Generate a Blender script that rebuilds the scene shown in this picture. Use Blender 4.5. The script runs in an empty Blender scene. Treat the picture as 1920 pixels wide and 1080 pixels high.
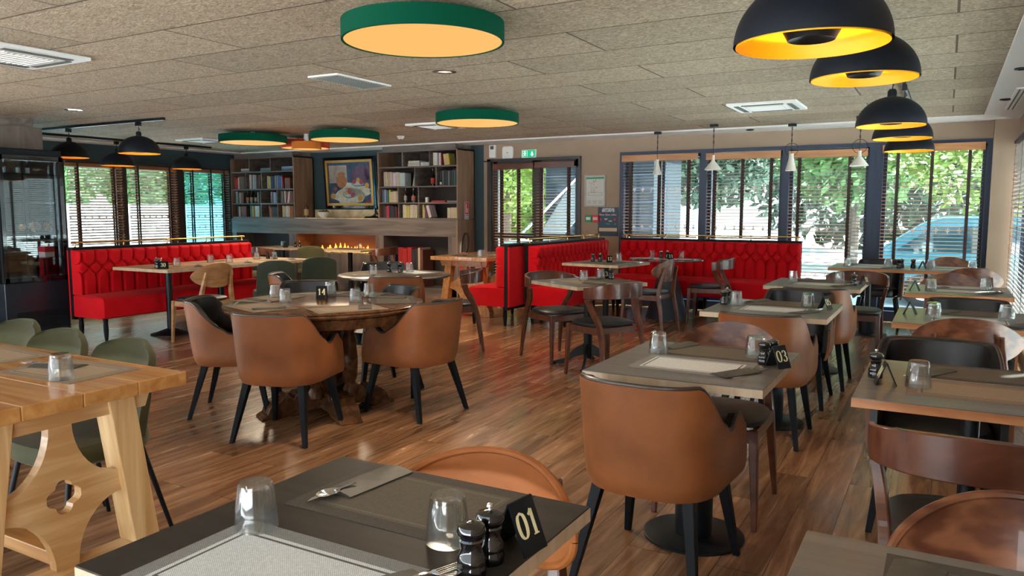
import bpy, bmesh, math, random
from mathutils import Vector, Matrix
from math import sin, cos, pi, radians, sqrt, atan2
random.seed(7)
S = bpy.context.scene
COL = S.collection
# ------------------------------------------------------------------ camera, world, sun, exposure
cam_d = bpy.data.cameras.new('camera'); cam = bpy.data.objects.new('camera', cam_d); COL.objects.link(cam)
cam_d.sensor_width = 36.0; cam_d.lens = 36.0 * 1443.0 / 1920.0
cam_d.clip_start = 0.05; cam_d.clip_end = 300
cam.location = (0, 0, 1.38)
cam.rotation_euler = (radians(90 - 5.86), 0, radians(29.37))
S.camera = cam
S.view_settings.view_transform = 'Standard'
S.view_settings.look = 'None'
S.view_settings.exposure = 2.25
S.view_settings.gamma = 1.0
S.view_settings.use_curve_mapping = False

world = bpy.data.worlds.new('world'); S.world = world; world.use_nodes = True
wn = world.node_tree.nodes; wl = world.node_tree.links
bgn = wn['Background']
tcw = wn.new('ShaderNodeTexCoord'); sepw = wn.new('ShaderNodeSeparateXYZ'); rw = wn.new('ShaderNodeValToRGB')
wl.new(tcw.outputs['Generated'], sepw.inputs[0]); wl.new(sepw.outputs['Z'], rw.inputs[0])
rw.color_ramp.elements[0].position = 0.0; rw.color_ramp.elements[0].color = (0.86, 0.95, 1.0, 1)
rw.color_ramp.elements[1].position = 0.6; rw.color_ramp.elements[1].color = (0.55, 0.78, 1.0, 1)
wl.new(rw.outputs[0], bgn.inputs[0]); bgn.inputs[1].default_value = 0.62

sun_d = bpy.data.lights.new('sun', 'SUN'); sun_d.energy = 15.0; sun_d.angle = radians(1.5); sun_d.color = (1.0, 0.98, 0.95)
sun = bpy.data.objects.new('sun', sun_d); COL.objects.link(sun)
sun.rotation_euler = (radians(-24), radians(24), 0)

# ------------------------------------------------------------------ materials
def new_mat(name):
    m = bpy.data.materials.new(name); m.use_nodes = True
    nt = m.node_tree; b = nt.nodes['Principled BSDF']
    return m, nt, b
def setp(b, **k):
    for n, v in k.items():
        n = n.replace('_', ' ')
        if n in b.inputs: b.inputs[n].default_value = v
def c4(c): return (c[0], c[1], c[2], 1)
def plain(name, col, rough=0.5, metal=0.0, coat=0.0, spec=0.5, var=0.0, vs=12.0, bump=0.0, bs=60.0, sheen=0.0):
    m, nt, b = new_mat(name)
    setp(b, Base_Color=c4(col), Roughness=rough, Metallic=metal)
    b.inputs['Coat Weight'].default_value = coat
    b.inputs['Specular IOR Level'].default_value = spec
    b.inputs['Sheen Weight'].default_value = sheen
    N = nt.nodes; L = nt.links
    if var or bump:
        tc = N.new('ShaderNodeTexCoord')
    if var:
        no = N.new('ShaderNodeTexNoise'); no.inputs['Scale'].default_value = vs; no.inputs['Detail'].default_value = 5
        L.new(tc.outputs['Object'], no.inputs['Vector'])
        r = N.new('ShaderNodeValToRGB')
        r.color_ramp.elements[0].position = 0.3; r.color_ramp.elements[1].position = 0.7
        r.color_ramp.elements[0].color = c4([x * (1 - var) for x in col]); r.color_ramp.elements[1].color = c4([min(1, x * (1 + var)) for x in col])
        L.new(no.outputs['Fac'], r.inputs[0]); L.new(r.outputs[0], b.inputs['Base Color'])
    if bump:
        n2 = N.new('ShaderNodeTexNoise'); n2.inputs['Scale'].default_value = bs; n2.inputs['Detail'].default_value = 6
        L.new(tc.outputs['Object'], n2.inputs['Vector'])
        bp = N.new('ShaderNodeBump'); bp.inputs['Strength'].default_value = bump; bp.inputs['Distance'].default_value = 0.01
        L.new(n2.outputs['Fac'], bp.inputs['Height']); L.new(bp.outputs[0], b.inputs['Normal'])
    return m
def wood(name, c1, c2, scale=(1, 14, 14), rough=0.4, coat=0.0, dist=3.0, wave=0.0, spec=0.5, c3=None):
    m, nt, b = new_mat(name); N = nt.nodes; L = nt.links
    setp(b, Roughness=rough); b.inputs['Coat Weight'].default_value = coat; b.inputs['Specular IOR Level'].default_value = spec
    tc = N.new('ShaderNodeTexCoord'); mp = N.new('ShaderNodeMapping'); mp.inputs['Scale'].default_value = scale
    L.new(tc.outputs['Object'], mp.inputs[0])
    no = N.new('ShaderNodeTexNoise'); no.inputs['Scale'].default_value = 2.2; no.inputs['Detail'].default_value = 8; no.inputs['Distortion'].default_value = 0.6
    L.new(mp.outputs[0], no.inputs['Vector'])
    fac = no.outputs['Fac']
    if wave:
        wv = N.new('ShaderNodeTexWave'); wv.wave_type = 'BANDS'; wv.bands_direction = 'Y'
        wv.inputs['Scale'].default_value = wave; wv.inputs['Distortion'].default_value = dist; wv.inputs['Detail'].default_value = 3
        wv.inputs['Detail Scale'].default_value = 1.2
        L.new(mp.outputs[0], wv.inputs['Vector'])
        mx = N.new('ShaderNodeMath'); mx.operation = 'MULTIPLY_ADD'; mx.inputs[1].default_value = 0.35
        L.new(wv.outputs['Fac'], mx.inputs[0]); L.new(no.outputs['Fac'], mx.inputs[2])
        mx2 = N.new('ShaderNodeMath'); mx2.operation = 'SUBTRACT'; mx2.inputs[1].default_value = 0.17; L.new(mx.outputs[0], mx2.inputs[0])
        fac = mx2.outputs[0]
    r = N.new('ShaderNodeValToRGB'); r.color_ramp.elements[0].position = 0.33; r.color_ramp.elements[1].position = 0.68
    r.color_ramp.elements[0].color = c4(c1); r.color_ramp.elements[1].color = c4(c2)
    if c3:
        e = r.color_ramp.elements.new(0.5); e.color = c4(c3)
    L.new(fac, r.inputs[0]); L.new(r.outputs[0], b.inputs['Base Color'])
    return m
def emis(name, col, st):
    m, nt, b = new_mat(name); setp(b, Base_Color=(0, 0, 0, 1), Roughness=0.6)
    b.inputs['Emission Color'].default_value = c4(col); b.inputs['Emission Strength'].default_value = st
    return m

M = {}
# floor: wood planks running along Y
def floor_mat():
    m, nt, b = new_mat('floor_planks'); N = nt.nodes; L = nt.links
    tc = N.new('ShaderNodeTexCoord'); mp = N.new('ShaderNodeMapping'); mp.inputs['Rotation'].default_value = (0, 0, radians(90))
    L.new(tc.outputs['Object'], mp.inputs[0])
    br = N.new('ShaderNodeTexBrick'); br.inputs['Scale'].default_value = 1.0
    br.inputs['Brick Width'].default_value = 1.22; br.inputs['Row Height'].default_value = 0.18
    br.inputs['Mortar Size'].default_value = 0.0012; br.inputs['Bias'].default_value = 0.0; br.offset = 0.37
    br.inputs['Color1'].default_value = (0, 0, 0, 1); br.inputs['Color2'].default_value = (1, 1, 1, 1); br.inputs['Mortar'].default_value = (0.5, 0.5, 0.5, 1)
    L.new(mp.outputs[0], br.inputs['Vector'])
    # per plank shift of the grain
    sc = N.new('ShaderNodeVectorMath'); sc.operation = 'MULTIPLY'; sc.inputs[1].default_value = (11, 0.9, 1); L.new(tc.outputs['Object'], sc.inputs[0])
    sh = N.new('ShaderNodeVectorMath'); sh.operation = 'MULTIPLY'; sh.inputs[1].default_value = (13, 7, 5); L.new(br.outputs['Color'], sh.inputs[0])
    ad = N.new('ShaderNodeVectorMath'); ad.operation = 'ADD'; L.new(sc.outputs[0], ad.inputs[0]); L.new(sh.outputs[0], ad.inputs[1])
    n1 = N.new('ShaderNodeTexNoise'); n1.inputs['Scale'].default_value = 1.6; n1.inputs['Detail'].default_value = 9; n1.inputs['Roughness'].default_value = 0.62; n1.inputs['Distortion'].default_value = 0.9
    L.new(ad.outputs[0], n1.inputs['Vector'])
    r = N.new('ShaderNodeValToRGB'); e = r.color_ramp.elements
    e[0].position = 0.25; e[0].color = (0.14, 0.058, 0.026, 1)
    e[1].position = 0.78; e[1].color = (0.60, 0.35, 0.195, 1)
    for p, c in ((0.42, (0.225, 0.110, 0.053, 1)), (0.55, (0.34, 0.178, 0.092, 1)), (0.66, (0.46, 0.255, 0.14, 1))):
        k = e.new(p); k.color = c
    L.new(n1.outputs['Fac'], r.inputs[0])
    # tint per plank
    mr = N.new('ShaderNodeMapRange'); mr.inputs['To Min'].default_value = 0.72; mr.inputs['To Max'].default_value = 1.22
    L.new(br.outputs['Color'], mr.inputs['Value'])
    mu = N.new('ShaderNodeVectorMath'); mu.operation = 'SCALE'; L.new(r.outputs[0], mu.inputs[0]); L.new(mr.outputs[0], mu.inputs['Scale'])
    mo = N.new('ShaderNodeMix'); mo.data_type = 'RGBA'; L.new(br.outputs['Fac'], mo.inputs[0]); L.new(mu.outputs[0], mo.inputs[6]); mo.inputs[7].default_value = (0.03, 0.014, 0.008, 1)
    L.new(mo.outputs[2], b.inputs['Base Color'])
    rr = N.new('ShaderNodeMapRange'); rr.inputs['To Min'].default_value = 0.14; rr.inputs['To Max'].default_value = 0.34; L.new(n1.outputs['Fac'], rr.inputs['Value']); L.new(rr.outputs[0], b.inputs['Roughness'])
    bp = N.new('ShaderNodeBump'); bp.inputs['Strength'].default_value = 0.22; bp.inputs['Distance'].default_value = 0.004
    L.new(n1.outputs['Fac'], bp.inputs['Height']); L.new(bp.outputs[0], b.inputs['Normal'])
    b.inputs['Specular IOR Level'].default_value = 0.6; b.inputs['Coat Weight'].default_value = 0.2; b.inputs['Coat Roughness'].default_value = 0.2
    return m
M['floor'] = floor_mat()
def ceil_mat():
    m, nt, b = new_mat('ceiling_wood_wool'); N = nt.nodes; L = nt.links
    tc = N.new('ShaderNodeTexCoord')
    br = N.new('ShaderNodeTexBrick'); br.inputs['Scale'].default_value = 1.0; br.inputs['Brick Width'].default_value = 2.0; br.inputs['Row Height'].default_value = 0.6
    br.inputs['Mortar Size'].default_value = 0.007; br.offset = 0.37; br.inputs['Bias'].default_value = 0
    br.inputs['Color1'].default_value = (0, 0, 0, 1); br.inputs['Color2'].default_value = (1, 1, 1, 1)
    L.new(tc.outputs['Object'], br.inputs['Vector'])
    mp = N.new('ShaderNodeMapping'); mp.inputs['Scale'].default_value = (22, 55, 30); L.new(tc.outputs['Object'], mp.inputs[0])
    n1 = N.new('ShaderNodeTexNoise'); n1.inputs['Scale'].default_value = 1.0; n1.inputs['Detail'].default_value = 4; n1.inputs['Distortion'].default_value = 2.5; L.new(mp.outputs[0], n1.inputs['Vector'])
    r = N.new('ShaderNodeValToRGB'); e = r.color_ramp.elements
    e[0].position = 0.32; e[0].color = (0.20, 0.137, 0.080, 1); e[1].position = 0.70; e[1].color = (0.66, 0.54, 0.39, 1)
    k = e.new(0.5); k.color = (0.39, 0.31, 0.215, 1)
    L.new(n1.outputs['Fac'], r.inputs[0])
    mr = N.new('ShaderNodeMapRange'); mr.inputs['To Min'].default_value = 0.86; mr.inputs['To Max'].default_value = 1.12; L.new(br.outputs['Color'], mr.inputs['Value'])
    mu = N.new('ShaderNodeVectorMath'); mu.operation = 'SCALE'; L.new(r.outputs[0], mu.inputs[0]); L.new(mr.outputs[0], mu.inputs['Scale'])
    mo = N.new('ShaderNodeMix'); mo.data_type = 'RGBA'; L.new(br.outputs['Fac'], mo.inputs[0]); L.new(mu.outputs[0], mo.inputs[6]); mo.inputs[7].default_value = (0.10, 0.065, 0.04, 1)
    L.new(mo.outputs[2], b.inputs['Base Color']); setp(b, Roughness=0.9)
    bp = N.new('ShaderNodeBump'); bp.inputs['Strength'].default_value = 0.5; bp.inputs['Distance'].default_value = 0.004; L.new(n1.outputs['Fac'], bp.inputs['Height']); L.new(bp.outputs[0], b.inputs['Normal'])
    return m
M['ceiling'] = ceil_mat()
M['plaster'] = plain('white_plaster', (0.78, 0.76, 0.72), 0.8)
M['taupe'] = plain('taupe_wall', (0.37, 0.265, 0.185), 0.8, var=0.04, vs=3)
M['teal_wall'] = plain('dark_teal_wall', (0.030, 0.062, 0.075), 0.7)
M['navy'] = plain('navy_paint', (0.018, 0.034, 0.075), 0.45)
M['dark_frame'] = plain('dark_frame', (0.035, 0.03, 0.032), 0.4)
M['cab'] = wood('grey_brown_wood', (0.10, 0.075, 0.06), (0.22, 0.17, 0.14), (3, 3, 0.5), 0.5)
M['cab_h'] = wood('grey_brown_wood_horizontal', (0.095, 0.072, 0.060), (0.225, 0.175, 0.145), (0.6, 3, 7), 0.5)
M['cab_side'] = wood('brown_side_panel', (0.19, 0.105, 0.058), (0.34, 0.205, 0.125), (4, 5, 0.6), 0.5)
M['cab_in'] = plain('shelf_lining', (0.045, 0.034, 0.030), 0.6)
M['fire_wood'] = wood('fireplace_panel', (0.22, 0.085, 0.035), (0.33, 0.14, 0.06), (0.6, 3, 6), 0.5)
M['pine'] = wood('pine', (0.58, 0.33, 0.13), (0.83, 0.58, 0.30), (9, 0.8, 11), 0.38, coat=0.15, wave=0.7, dist=2.0)
M['pine_v'] = wood('pine_upright', (0.62, 0.37, 0.15), (0.86, 0.62, 0.33), (11, 11, 0.8), 0.4, coat=0.15, c3=(0.72, 0.47, 0.22))
M['pine_top'] = wood('pine_top', (0.44, 0.19, 0.05), (0.62, 0.32, 0.11), (0.8, 11, 9), 0.25, coat=0.4)
M['oak'] = wood('dark_oak', (0.060, 0.024, 0.011), (0.16, 0.070, 0.030), (1.5, 9, 9), 0.22, coat=0.05, spec=0.25)
M['walnut'] = wood('walnut_stain', (0.075, 0.021, 0.010), (0.155, 0.052, 0.024), (2, 12, 5), 0.3, coat=0.3)
M['walnut_oval'] = wood('walnut_ply', (0.10, 0.028, 0.012), (0.24, 0.090, 0.038), (2, 2, 4), 0.34, coat=0.2, wave=2.4, dist=9)
M['light_ply'] = wood('light_ply', (0.33, 0.165, 0.07), (0.50, 0.28, 0.13), (3, 3, 10), 0.35, coat=0.2)
M['caramel_ply'] = wood('caramel_ply', (0.33, 0.095, 0.020), (0.46, 0.155, 0.038), (2, 3, 4), 0.5, spec=0.3)
M['leather'] = plain('cognac_leather', (0.27, 0.092, 0.030), 0.42, var=0.22, vs=5, bump=0.12, bs=220, spec=0.4)
M['leather_in'] = plain('dark_leather', (0.012, 0.011, 0.012), 0.28, bump=0.1, bs=200, spec=0.4)
M['piping'] = plain('piping', (0.05, 0.035, 0.03), 0.3)
M['black_wood'] = plain('black_wood', (0.005, 0.007, 0.010), 0.5, spec=0.2)
M['black_metal'] = plain('black_metal', (0.006, 0.009, 0.013), 0.38, spec=0.3)
M['seat_grey'] = plain('charcoal_leather', (0.020, 0.022, 0.027), 0.42, bump=0.1, bs=200)
M['velvet_green'] = plain('green_velvet', (0.060, 0.062, 0.022), 0.8, var=0.12, vs=9, sheen=0.12)
M['velvet_green_dark'] = plain('dark_green_velvet', (0.030, 0.045, 0.026), 0.8, var=0.12, vs=9, sheen=0.12)
M['red'] = plain('red_velvet', (0.62, 0.003, 0.010), 0.75, var=0.08, vs=7, sheen=0.05, spec=0.15)
M['top_dark'] = wood('dark_grey_laminate', (0.026, 0.022, 0.019), (0.042, 0.036, 0.031), (1, 10, 10), 0.5, spec=0.2)
M['top_grey'] = wood('grey_laminate', (0.12, 0.110, 0.105), (0.18, 0.168, 0.16), (1, 10, 10), 0.34, coat=0.08)
M['top_oak'] = wood('oak_laminate', (0.44, 0.29, 0.16), (0.62, 0.44, 0.27), (9, 1, 9), 0.35)
M['edge'] = wood('edge_band', (0.45, 0.33, 0.21), (0.60, 0.47, 0.33), (9, 9, 2), 0.45)
M['edge_orange'] = wood('edge_band_orange', (0.42, 0.15, 0.05), (0.56, 0.25, 0.10), (2, 2, 9), 0.45)
M['brass'] = plain('brass', (0.80, 0.50, 0.16), 0.22, metal=1.0)
M['chrome'] = plain('steel', (0.75, 0.76, 0.78), 0.15, metal=1.0)
M['white'] = plain('white_plastic', (0.80, 0.80, 0.78), 0.4)
M['ceramic'] = plain('white_ceramic', (0.72, 0.68, 0.60), 0.5)
M['black_gloss'] = plain('black_lacquer', (0.006, 0.006, 0.008), 0.08, coat=1.0)
M['black'] = plain('black_matt', (0.005, 0.006, 0.008), 0.55, spec=0.25)
M['dome'] = plain('dome_black', (0.006, 0.009, 0.015), 0.5, spec=0.25)
M['gold'] = plain('gold_inside', (1.0, 0.46, 0.004), 0.5)
M['green_drum'] = plain('green_fabric', (0.0, 0.060, 0.030), 0.85, spec=0.1)
M['red_drum'] = plain('orange_red_fabric', (0.50, 0.045, 0.010), 0.8)
M['orange_drum'] = plain('orange_fabric', (0.60, 0.17, 0.012), 0.8)
M['lamp'] = emis('lamp_diffuser', (1.0, 0.52, 0.14), 0.21)
M['bulb'] = emis('bulb_glow', (1.0, 0.62, 0.22), 4.0)
M['spot'] = emis('spot_glow', (1.0, 0.95, 0.85), 0.5)
M['blind_wood'] = wood('blind_slat', (0.30, 0.125, 0.05), (0.42, 0.20, 0.09), (1, 8, 8), 0.42)
M['lit_slat'] = wood('lit_slat', (0.40, 0.33, 0.29), (0.52, 0.45, 0.40), (1, 8, 8), 0.4)  # daylight on the right wall slats is put into this paler wood
M['valance'] = wood('blind_valance', (0.42, 0.17, 0.06), (0.58, 0.27, 0.11), (1, 9, 9), 0.4)
M['tape'] = plain('blind_tape', (0.045, 0.022, 0.018), 0.7)
M['pouch'] = plain('grey_paper_pouch', (0.075, 0.072, 0.06), 0.5, var=0.15, vs=20, bump=0.2, bs=25)
M['cream'] = plain('cream_digits', (0.80, 0.74, 0.45), 0.5)
M['card'] = plain('card_black', (0.004, 0.008, 0.012), 0.3, spec=0.3)
M['fire_red'] = plain('extinguisher_red', (0.60, 0.01, 0.01), 0.3)
M['sign_red'] = plain('sign_red', (0.65, 0.02, 0.03), 0.5)
M['sign_green'] = plain('sign_green', (0.0, 0.26, 0.12), 0.5)
M['sign_white'] = plain('sign_white', (0.80, 0.80, 0.78), 0.5)
M['sign_navy'] = plain('sign_navy', (0.02, 0.055, 0.10), 0.5)
M['sign_tan'] = plain('sign_tan', (0.62, 0.45, 0.26), 0.5)
M['sign_blue'] = plain('sign_blue', (0.04, 0.08, 0.30), 0.5)
M['paper'] = plain('paper', (0.62, 0.60, 0.54), 0.7)
M['ink'] = plain('ink', (0.10, 0.11, 0.10), 0.7)
M['decal'] = plain('window_decal', (0.85, 0.92, 0.93), 0.6)
M['marble'] = plain('marble', (0.62, 0.50, 0.32), 0.25, var=0.35, vs=6)
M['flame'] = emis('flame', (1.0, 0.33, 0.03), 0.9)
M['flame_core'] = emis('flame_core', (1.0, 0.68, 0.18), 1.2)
def glass_mat(name, tint=(1, 1, 1), fr=1.0, ior=1.45):
    m = bpy.data.materials.new(name); m.use_nodes = True; nt = m.node_tree; nt.nodes.clear(); N = nt.nodes; L = nt.links
    o = N.new('ShaderNodeOutputMaterial'); mx = N.new('ShaderNodeMixShader'); t = N.new('ShaderNodeBsdfTransparent'); g = N.new('ShaderNodeBsdfGlossy')
    f = N.new('ShaderNodeFresnel'); f.inputs[0].default_value = ior; t.inputs[0].default_value = c4(tint); g.inputs['Roughness'].default_value = 0.02
    mm = N.new('ShaderNodeMath'); mm.operation = 'MULTIPLY'; mm.inputs[1].default_value = fr; L.new(f.outputs[0], mm.inputs[0])
    L.new(mm.outputs[0], mx.inputs[0]); L.new(t.outputs[0], mx.inputs[1]); L.new(g.outputs[0], mx.inputs[2]); L.new(mx.outputs[0], o.inputs[0])
    return m
M['pane'] = glass_mat('window_glass', (0.90, 0.98, 0.98), 0.8)
M['pane_blue'] = glass_mat('blue_window_glass', (0.42, 0.80, 0.90), 0.8)
M['case_glass'] = glass_mat('case_glass', (0.93, 0.97, 0.97), 2.0)
def tumbler_mat():
    m = bpy.data.materials.new('tumbler_glass'); m.use_nodes = True; nt = m.node_tree; nt.nodes.clear(); N = nt.nodes; L = nt.links
    o = N.new('ShaderNodeOutputMaterial'); mx = N.new('ShaderNodeMixShader'); m2 = N.new('ShaderNodeMixShader'); m2.inputs[0].default_value = 0.15
    t = N.new('ShaderNodeBsdfTransparent'); t.inputs[0].default_value = (0.97, 0.99, 0.99, 1)
    g = N.new('ShaderNodeBsdfGlass'); g.inputs['IOR'].default_value = 1.45; g.inputs['Roughness'].default_value = 0.0
    gl = N.new('ShaderNodeBsdfGlossy'); gl.inputs['Roughness'].default_value = 0.03; lw = N.new('ShaderNodeLayerWeight'); lw.inputs[0].default_value = 0.5; pw = N.new('ShaderNodeMath'); pw.operation = 'POWER'; pw.inputs[1].default_value = 1.7; L.new(lw.outputs['Facing'], pw.inputs[0]); f = N.new('ShaderNodeMath'); f.operation = 'MULTIPLY_ADD'; f.inputs[1].default_value = 0.8; f.inputs[2].default_value = 0.07; L.new(pw.outputs[0], f.inputs[0])
    L.new(f.outputs[0], mx.inputs[0]); L.new(t.outputs[0], mx.inputs[1]); L.new(gl.outputs[0], mx.inputs[2])
    L.new(mx.outputs[0], m2.inputs[1]); L.new(g.outputs[0], m2.inputs[2]); L.new(m2.outputs[0], o.inputs[0])
    return m
M['tumbler'] = tumbler_mat()
def mat_mat(name, cen, bor, line):
    # placemat .45 x .30 : woven border, pale band, dark line, felt centre (pattern of the mat itself)
    m, nt, b = new_mat(name); N = nt.nodes; L = nt.links
    tc = N.new('ShaderNodeTexCoord'); sp = N.new('ShaderNodeSeparateXYZ'); L.new(tc.outputs['Object'], sp.inputs[0])
    def mth(op, a, bb=None):
        k = N.new('ShaderNodeMath'); k.operation = op
        for i, v in enumerate((a, bb)):
            if v is None: continue
            if isinstance(v, (int, float)): k.inputs[i].default_value = v
            else: L.new(v, k.inputs[i])
        return k.outputs[0]
    ex = mth('SUBTRACT', 0.225, mth('ABSOLUTE', sp.outputs['X'])); ey = mth('SUBTRACT', 0.15, mth('ABSOLUTE', sp.outputs['Y']))
    d = mth('MINIMUM', ex, ey)
    r = N.new('ShaderNodeValToRGB'); r.color_ramp.interpolation = 'CONSTANT'; e = r.color_ramp.elements
    e[0].position = 0; e[0].color = c4(bor); e[1].position = 0.36; e[1].color = c4(cen)
    k = e.new(0.46); k.color = c4(line); k = e.new(0.52); k.color = c4(cen)
    L.new(mth('MULTIPLY', d, 10.0), r.inputs[0])
    ck = N.new('ShaderNodeTexChecker'); ck.inputs['Scale'].default_value = 420; ck.inputs[1].default_value = (0.72, 0.72, 0.72, 1); ck.inputs[2].default_value = (1.12, 1.12, 1.12, 1)
    L.new(tc.outputs['Object'], ck.inputs[0])
    no = N.new('ShaderNodeTexNoise'); no.inputs['Scale'].default_value = 160; L.new(tc.outputs['Object'], no.inputs['Vector'])
    mr = N.new('ShaderNodeMapRange'); mr.inputs['To Min'].default_value = 0.75; mr.inputs['To Max'].default_value = 1.25; L.new(no.outputs['Fac'], mr.inputs['Value'])
    v = N.new('ShaderNodeVectorMath'); v.operation = 'MULTIPLY'; L.new(r.outputs[0], v.inputs[0]); L.new(ck.outputs[0], v.inputs[1])
    v2 = N.new('ShaderNodeVectorMath'); v2.operation = 'SCALE'; L.new(v.outputs[0], v2.inputs[0]); L.new(mr.outputs[0], v2.inputs['Scale'])
    L.new(v2.outputs[0], b.inputs['Base Color']); setp(b, Roughness=0.75); b.inputs['Specular IOR Level'].default_value = 0.25
    return m
M['mat_pale'] = mat_mat('placemat_pale', (0.72, 0.78, 0.82), (0.27, 0.28, 0.29), (0.14, 0.14, 0.14))
M['mat_grey'] = mat_mat('placemat_grey', (0.155, 0.135, 0.108), (0.10, 0.09, 0.08), (0.20, 0.18, 0.15))
M['mat_tan'] = mat_mat('placemat_tan', (0.40, 0.31, 0.23), (0.28, 0.22, 0.17), (0.15, 0.12, 0.10))
_bc = {}
def colmat(c, rough=0.6):
    k = tuple(round(x, 3) for x in c)
    if k not in _bc: _bc[k] = plain('tone_%d' % len(_bc), k, rough, var=0.12, vs=30)
    return _bc[k]

# ------------------------------------------------------------------ mesh helpers
class MB:
    def __init__(s): s.v = []; s.f = []
    def add(s, vs, fs):
        o = len(s.v); s.v += [tuple(x) for x in vs]; s.f += [tuple(i + o for i in f) for f in fs]; return s
    def box(s, c, d, rz=0, M4=None):
        x, y, z = d[0] / 2, d[1] / 2, d[2] / 2
        vs = [Vector((sx * x, sy * y, sz * z)) for sx in (-1, 1) for sy in (-1, 1) for sz in (-1, 1)]
        R = M4 if M4 is not None else Matrix.Rotation(rz, 3, 'Z')
        vs = [R @ p + Vector(c) for p in vs]
        return s.add(vs, [(0, 1, 3, 2), (4, 6, 7, 5), (0, 4, 5, 1), (2, 3, 7, 6), (0, 2, 6, 4), (1, 5, 7, 3)])
    def bx(s, x0, x1, y0, y1, z0, z1):
        return s.box(((x0 + x1) / 2, (y0 + y1) / 2, (z0 + z1) / 2), (abs(x1 - x0), abs(y1 - y0), abs(z1 - z0)))
    def hexa(s, q0, q1):  # two quads (lists of 4 points)
        return s.add(list(q0) + list(q1), [(3, 2, 1, 0), (4, 5, 6, 7), (0, 1, 5, 4), (1, 2, 6, 5), (2, 3, 7, 6), (3, 0, 4, 7)])
    def taper(s, p0, p1, a, b, rot=0):  # square bar horizontal sections
        def q(p, h):
            h2 = h if isinstance(h, tuple) else (h, h)
            return [Vector(p) + Matrix.Rotation(rot, 3, 'Z') @ Vector((sx * h2[0] / 2, sy * h2[1] / 2, 0)) for sx, sy in ((-1, -1), (1, -1), (1, 1), (-1, 1))]
        return s.hexa(q(p0, a), q(p1, b))
    def tube(s, pts, r, n=8, cap=True):
        pts = [Vector(p) for p in pts]; rr = r if isinstance(r, (list, tuple)) else [r] * len(pts)
        rings = []; prev = None
        for i, p in enumerate(pts):
            t = (pts[min(i + 1, len(pts) - 1)] - pts[max(i - 1, 0)])
            if t.length < 1e-9: t = Vector((0, 0, 1))
            t.normalize()
            if prev is None:
                a = t.orthogonal().normalized()
            else:
                a = (prev - t * prev.dot(t))
                a = a.normalized() if a.length > 1e-6 else t.orthogonal().normalized()
            prev = a; b = t.cross(a)
            rings.append([p + (a * cos(2 * pi * k / n) + b * sin(2 * pi * k / n)) * rr[i] for k in range(n)])
        vs = [q for g in rings for q in g]; fs = []
        for i in range(len(pts) - 1):
            for k in range(n):
                fs.append((i * n + k, i * n + (k + 1) % n, (i + 1) * n + (k + 1) % n, (i + 1) * n + k))
        if cap:
            fs.append(tuple(reversed(range(n)))); fs.append(tuple(range((len(pts) - 1) * n, len(pts) * n)))
        return s.add(vs, fs)
    def cyl(s, p0, p1, r0, r1=None, n=16): return s.tube([p0, p1], [r0, r1 if r1 is not None else r0], n)
    def lathe(s, prof, c=(0, 0, 0), n=24, closed=False, rmod=None, caps=True):
        vs = []; fs = []
        for i, (r, z) in enumerate(prof):
            for k in range(n):
                a = 2 * pi * k / n; q = r * (rmod(a, z) if rmod else 1)
                vs.append((c[0] + q * cos(a), c[1] + q * sin(a), c[2] + z))
        m = len(prof)
        for i in range(m - 1 + (1 if closed else 0)):
            j = (i + 1) % m
            for k in range(n):
                fs.append((i * n + k, i * n + (k + 1) % n, j * n + (k + 1) % n, j * n + k))
        if not closed and caps:
            if prof[0][0] > 1e-5: fs.append(tuple(reversed(range(n))))
            if prof[-1][0] > 1e-5: fs.append(tuple(range((m - 1) * n, m * n)))
        return s.add(vs, fs)
    def prism(s, poly, mat3, off, depth):
        # poly 2D list, extruded by depth along local z; mat3/off place it
        n = len(poly)
        a = [mat3 @ Vector((x, y, 0)) + Vector(off) for x, y in poly]; b = [mat3 @ Vector((x, y, depth)) + Vector(off) for x, y in poly]
        fs = [tuple(reversed(range(n))), tuple(range(n, 2 * n))] + [(i, (i + 1) % n, n + (i + 1) % n, n + i) for i in range(n)]
        return s.add(a + b, fs)
    def grid(s, f, nu, nv, cu=False):
        vs = [f(i / nu, j / nv) for i in range(nu + 1) for j in range(nv + 1)]; w = nv + 1
        fs = [(i * w + j, (i + 1) * w + j, (i + 1) * w + j + 1, i * w + j + 1) for i in range(nu) for j in range(nv)]
        return s.add(vs, fs)
    def slab(s, f, g, nu, nv):  # closed solid between surfaces f and g (grids)
        w = nv + 1; n1 = (nu + 1) * w
        vs = [f(i / nu, j / nv) for i in range(nu + 1) for j in range(nv + 1)] + [g(i / nu, j / nv) for i in range(nu + 1) for j in range(nv + 1)]
        fs = []
        for i in range(nu):
            for j in range(nv):
                q = (i * w + j, (i + 1) * w + j, (i + 1) * w + j + 1, i * w + j + 1)
                fs.append(q); fs.append(tuple(n1 + k for k in reversed(q)))
        for i in range(nu):
            fs.append((i * w, n1 + i * w, n1 + (i + 1) * w, (i + 1) * w)); fs.append((i * w + nv, (i + 1) * w + nv, n1 + (i + 1) * w + nv, n1 + i * w + nv))
        for j in range(nv):
            fs.append((j, j + 1, n1 + j + 1, n1 + j)); fs.append((nu * w + j, n1 + nu * w + j, n1 + nu * w + j + 1, nu * w + j + 1))
        return s.add(vs, fs)
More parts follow.
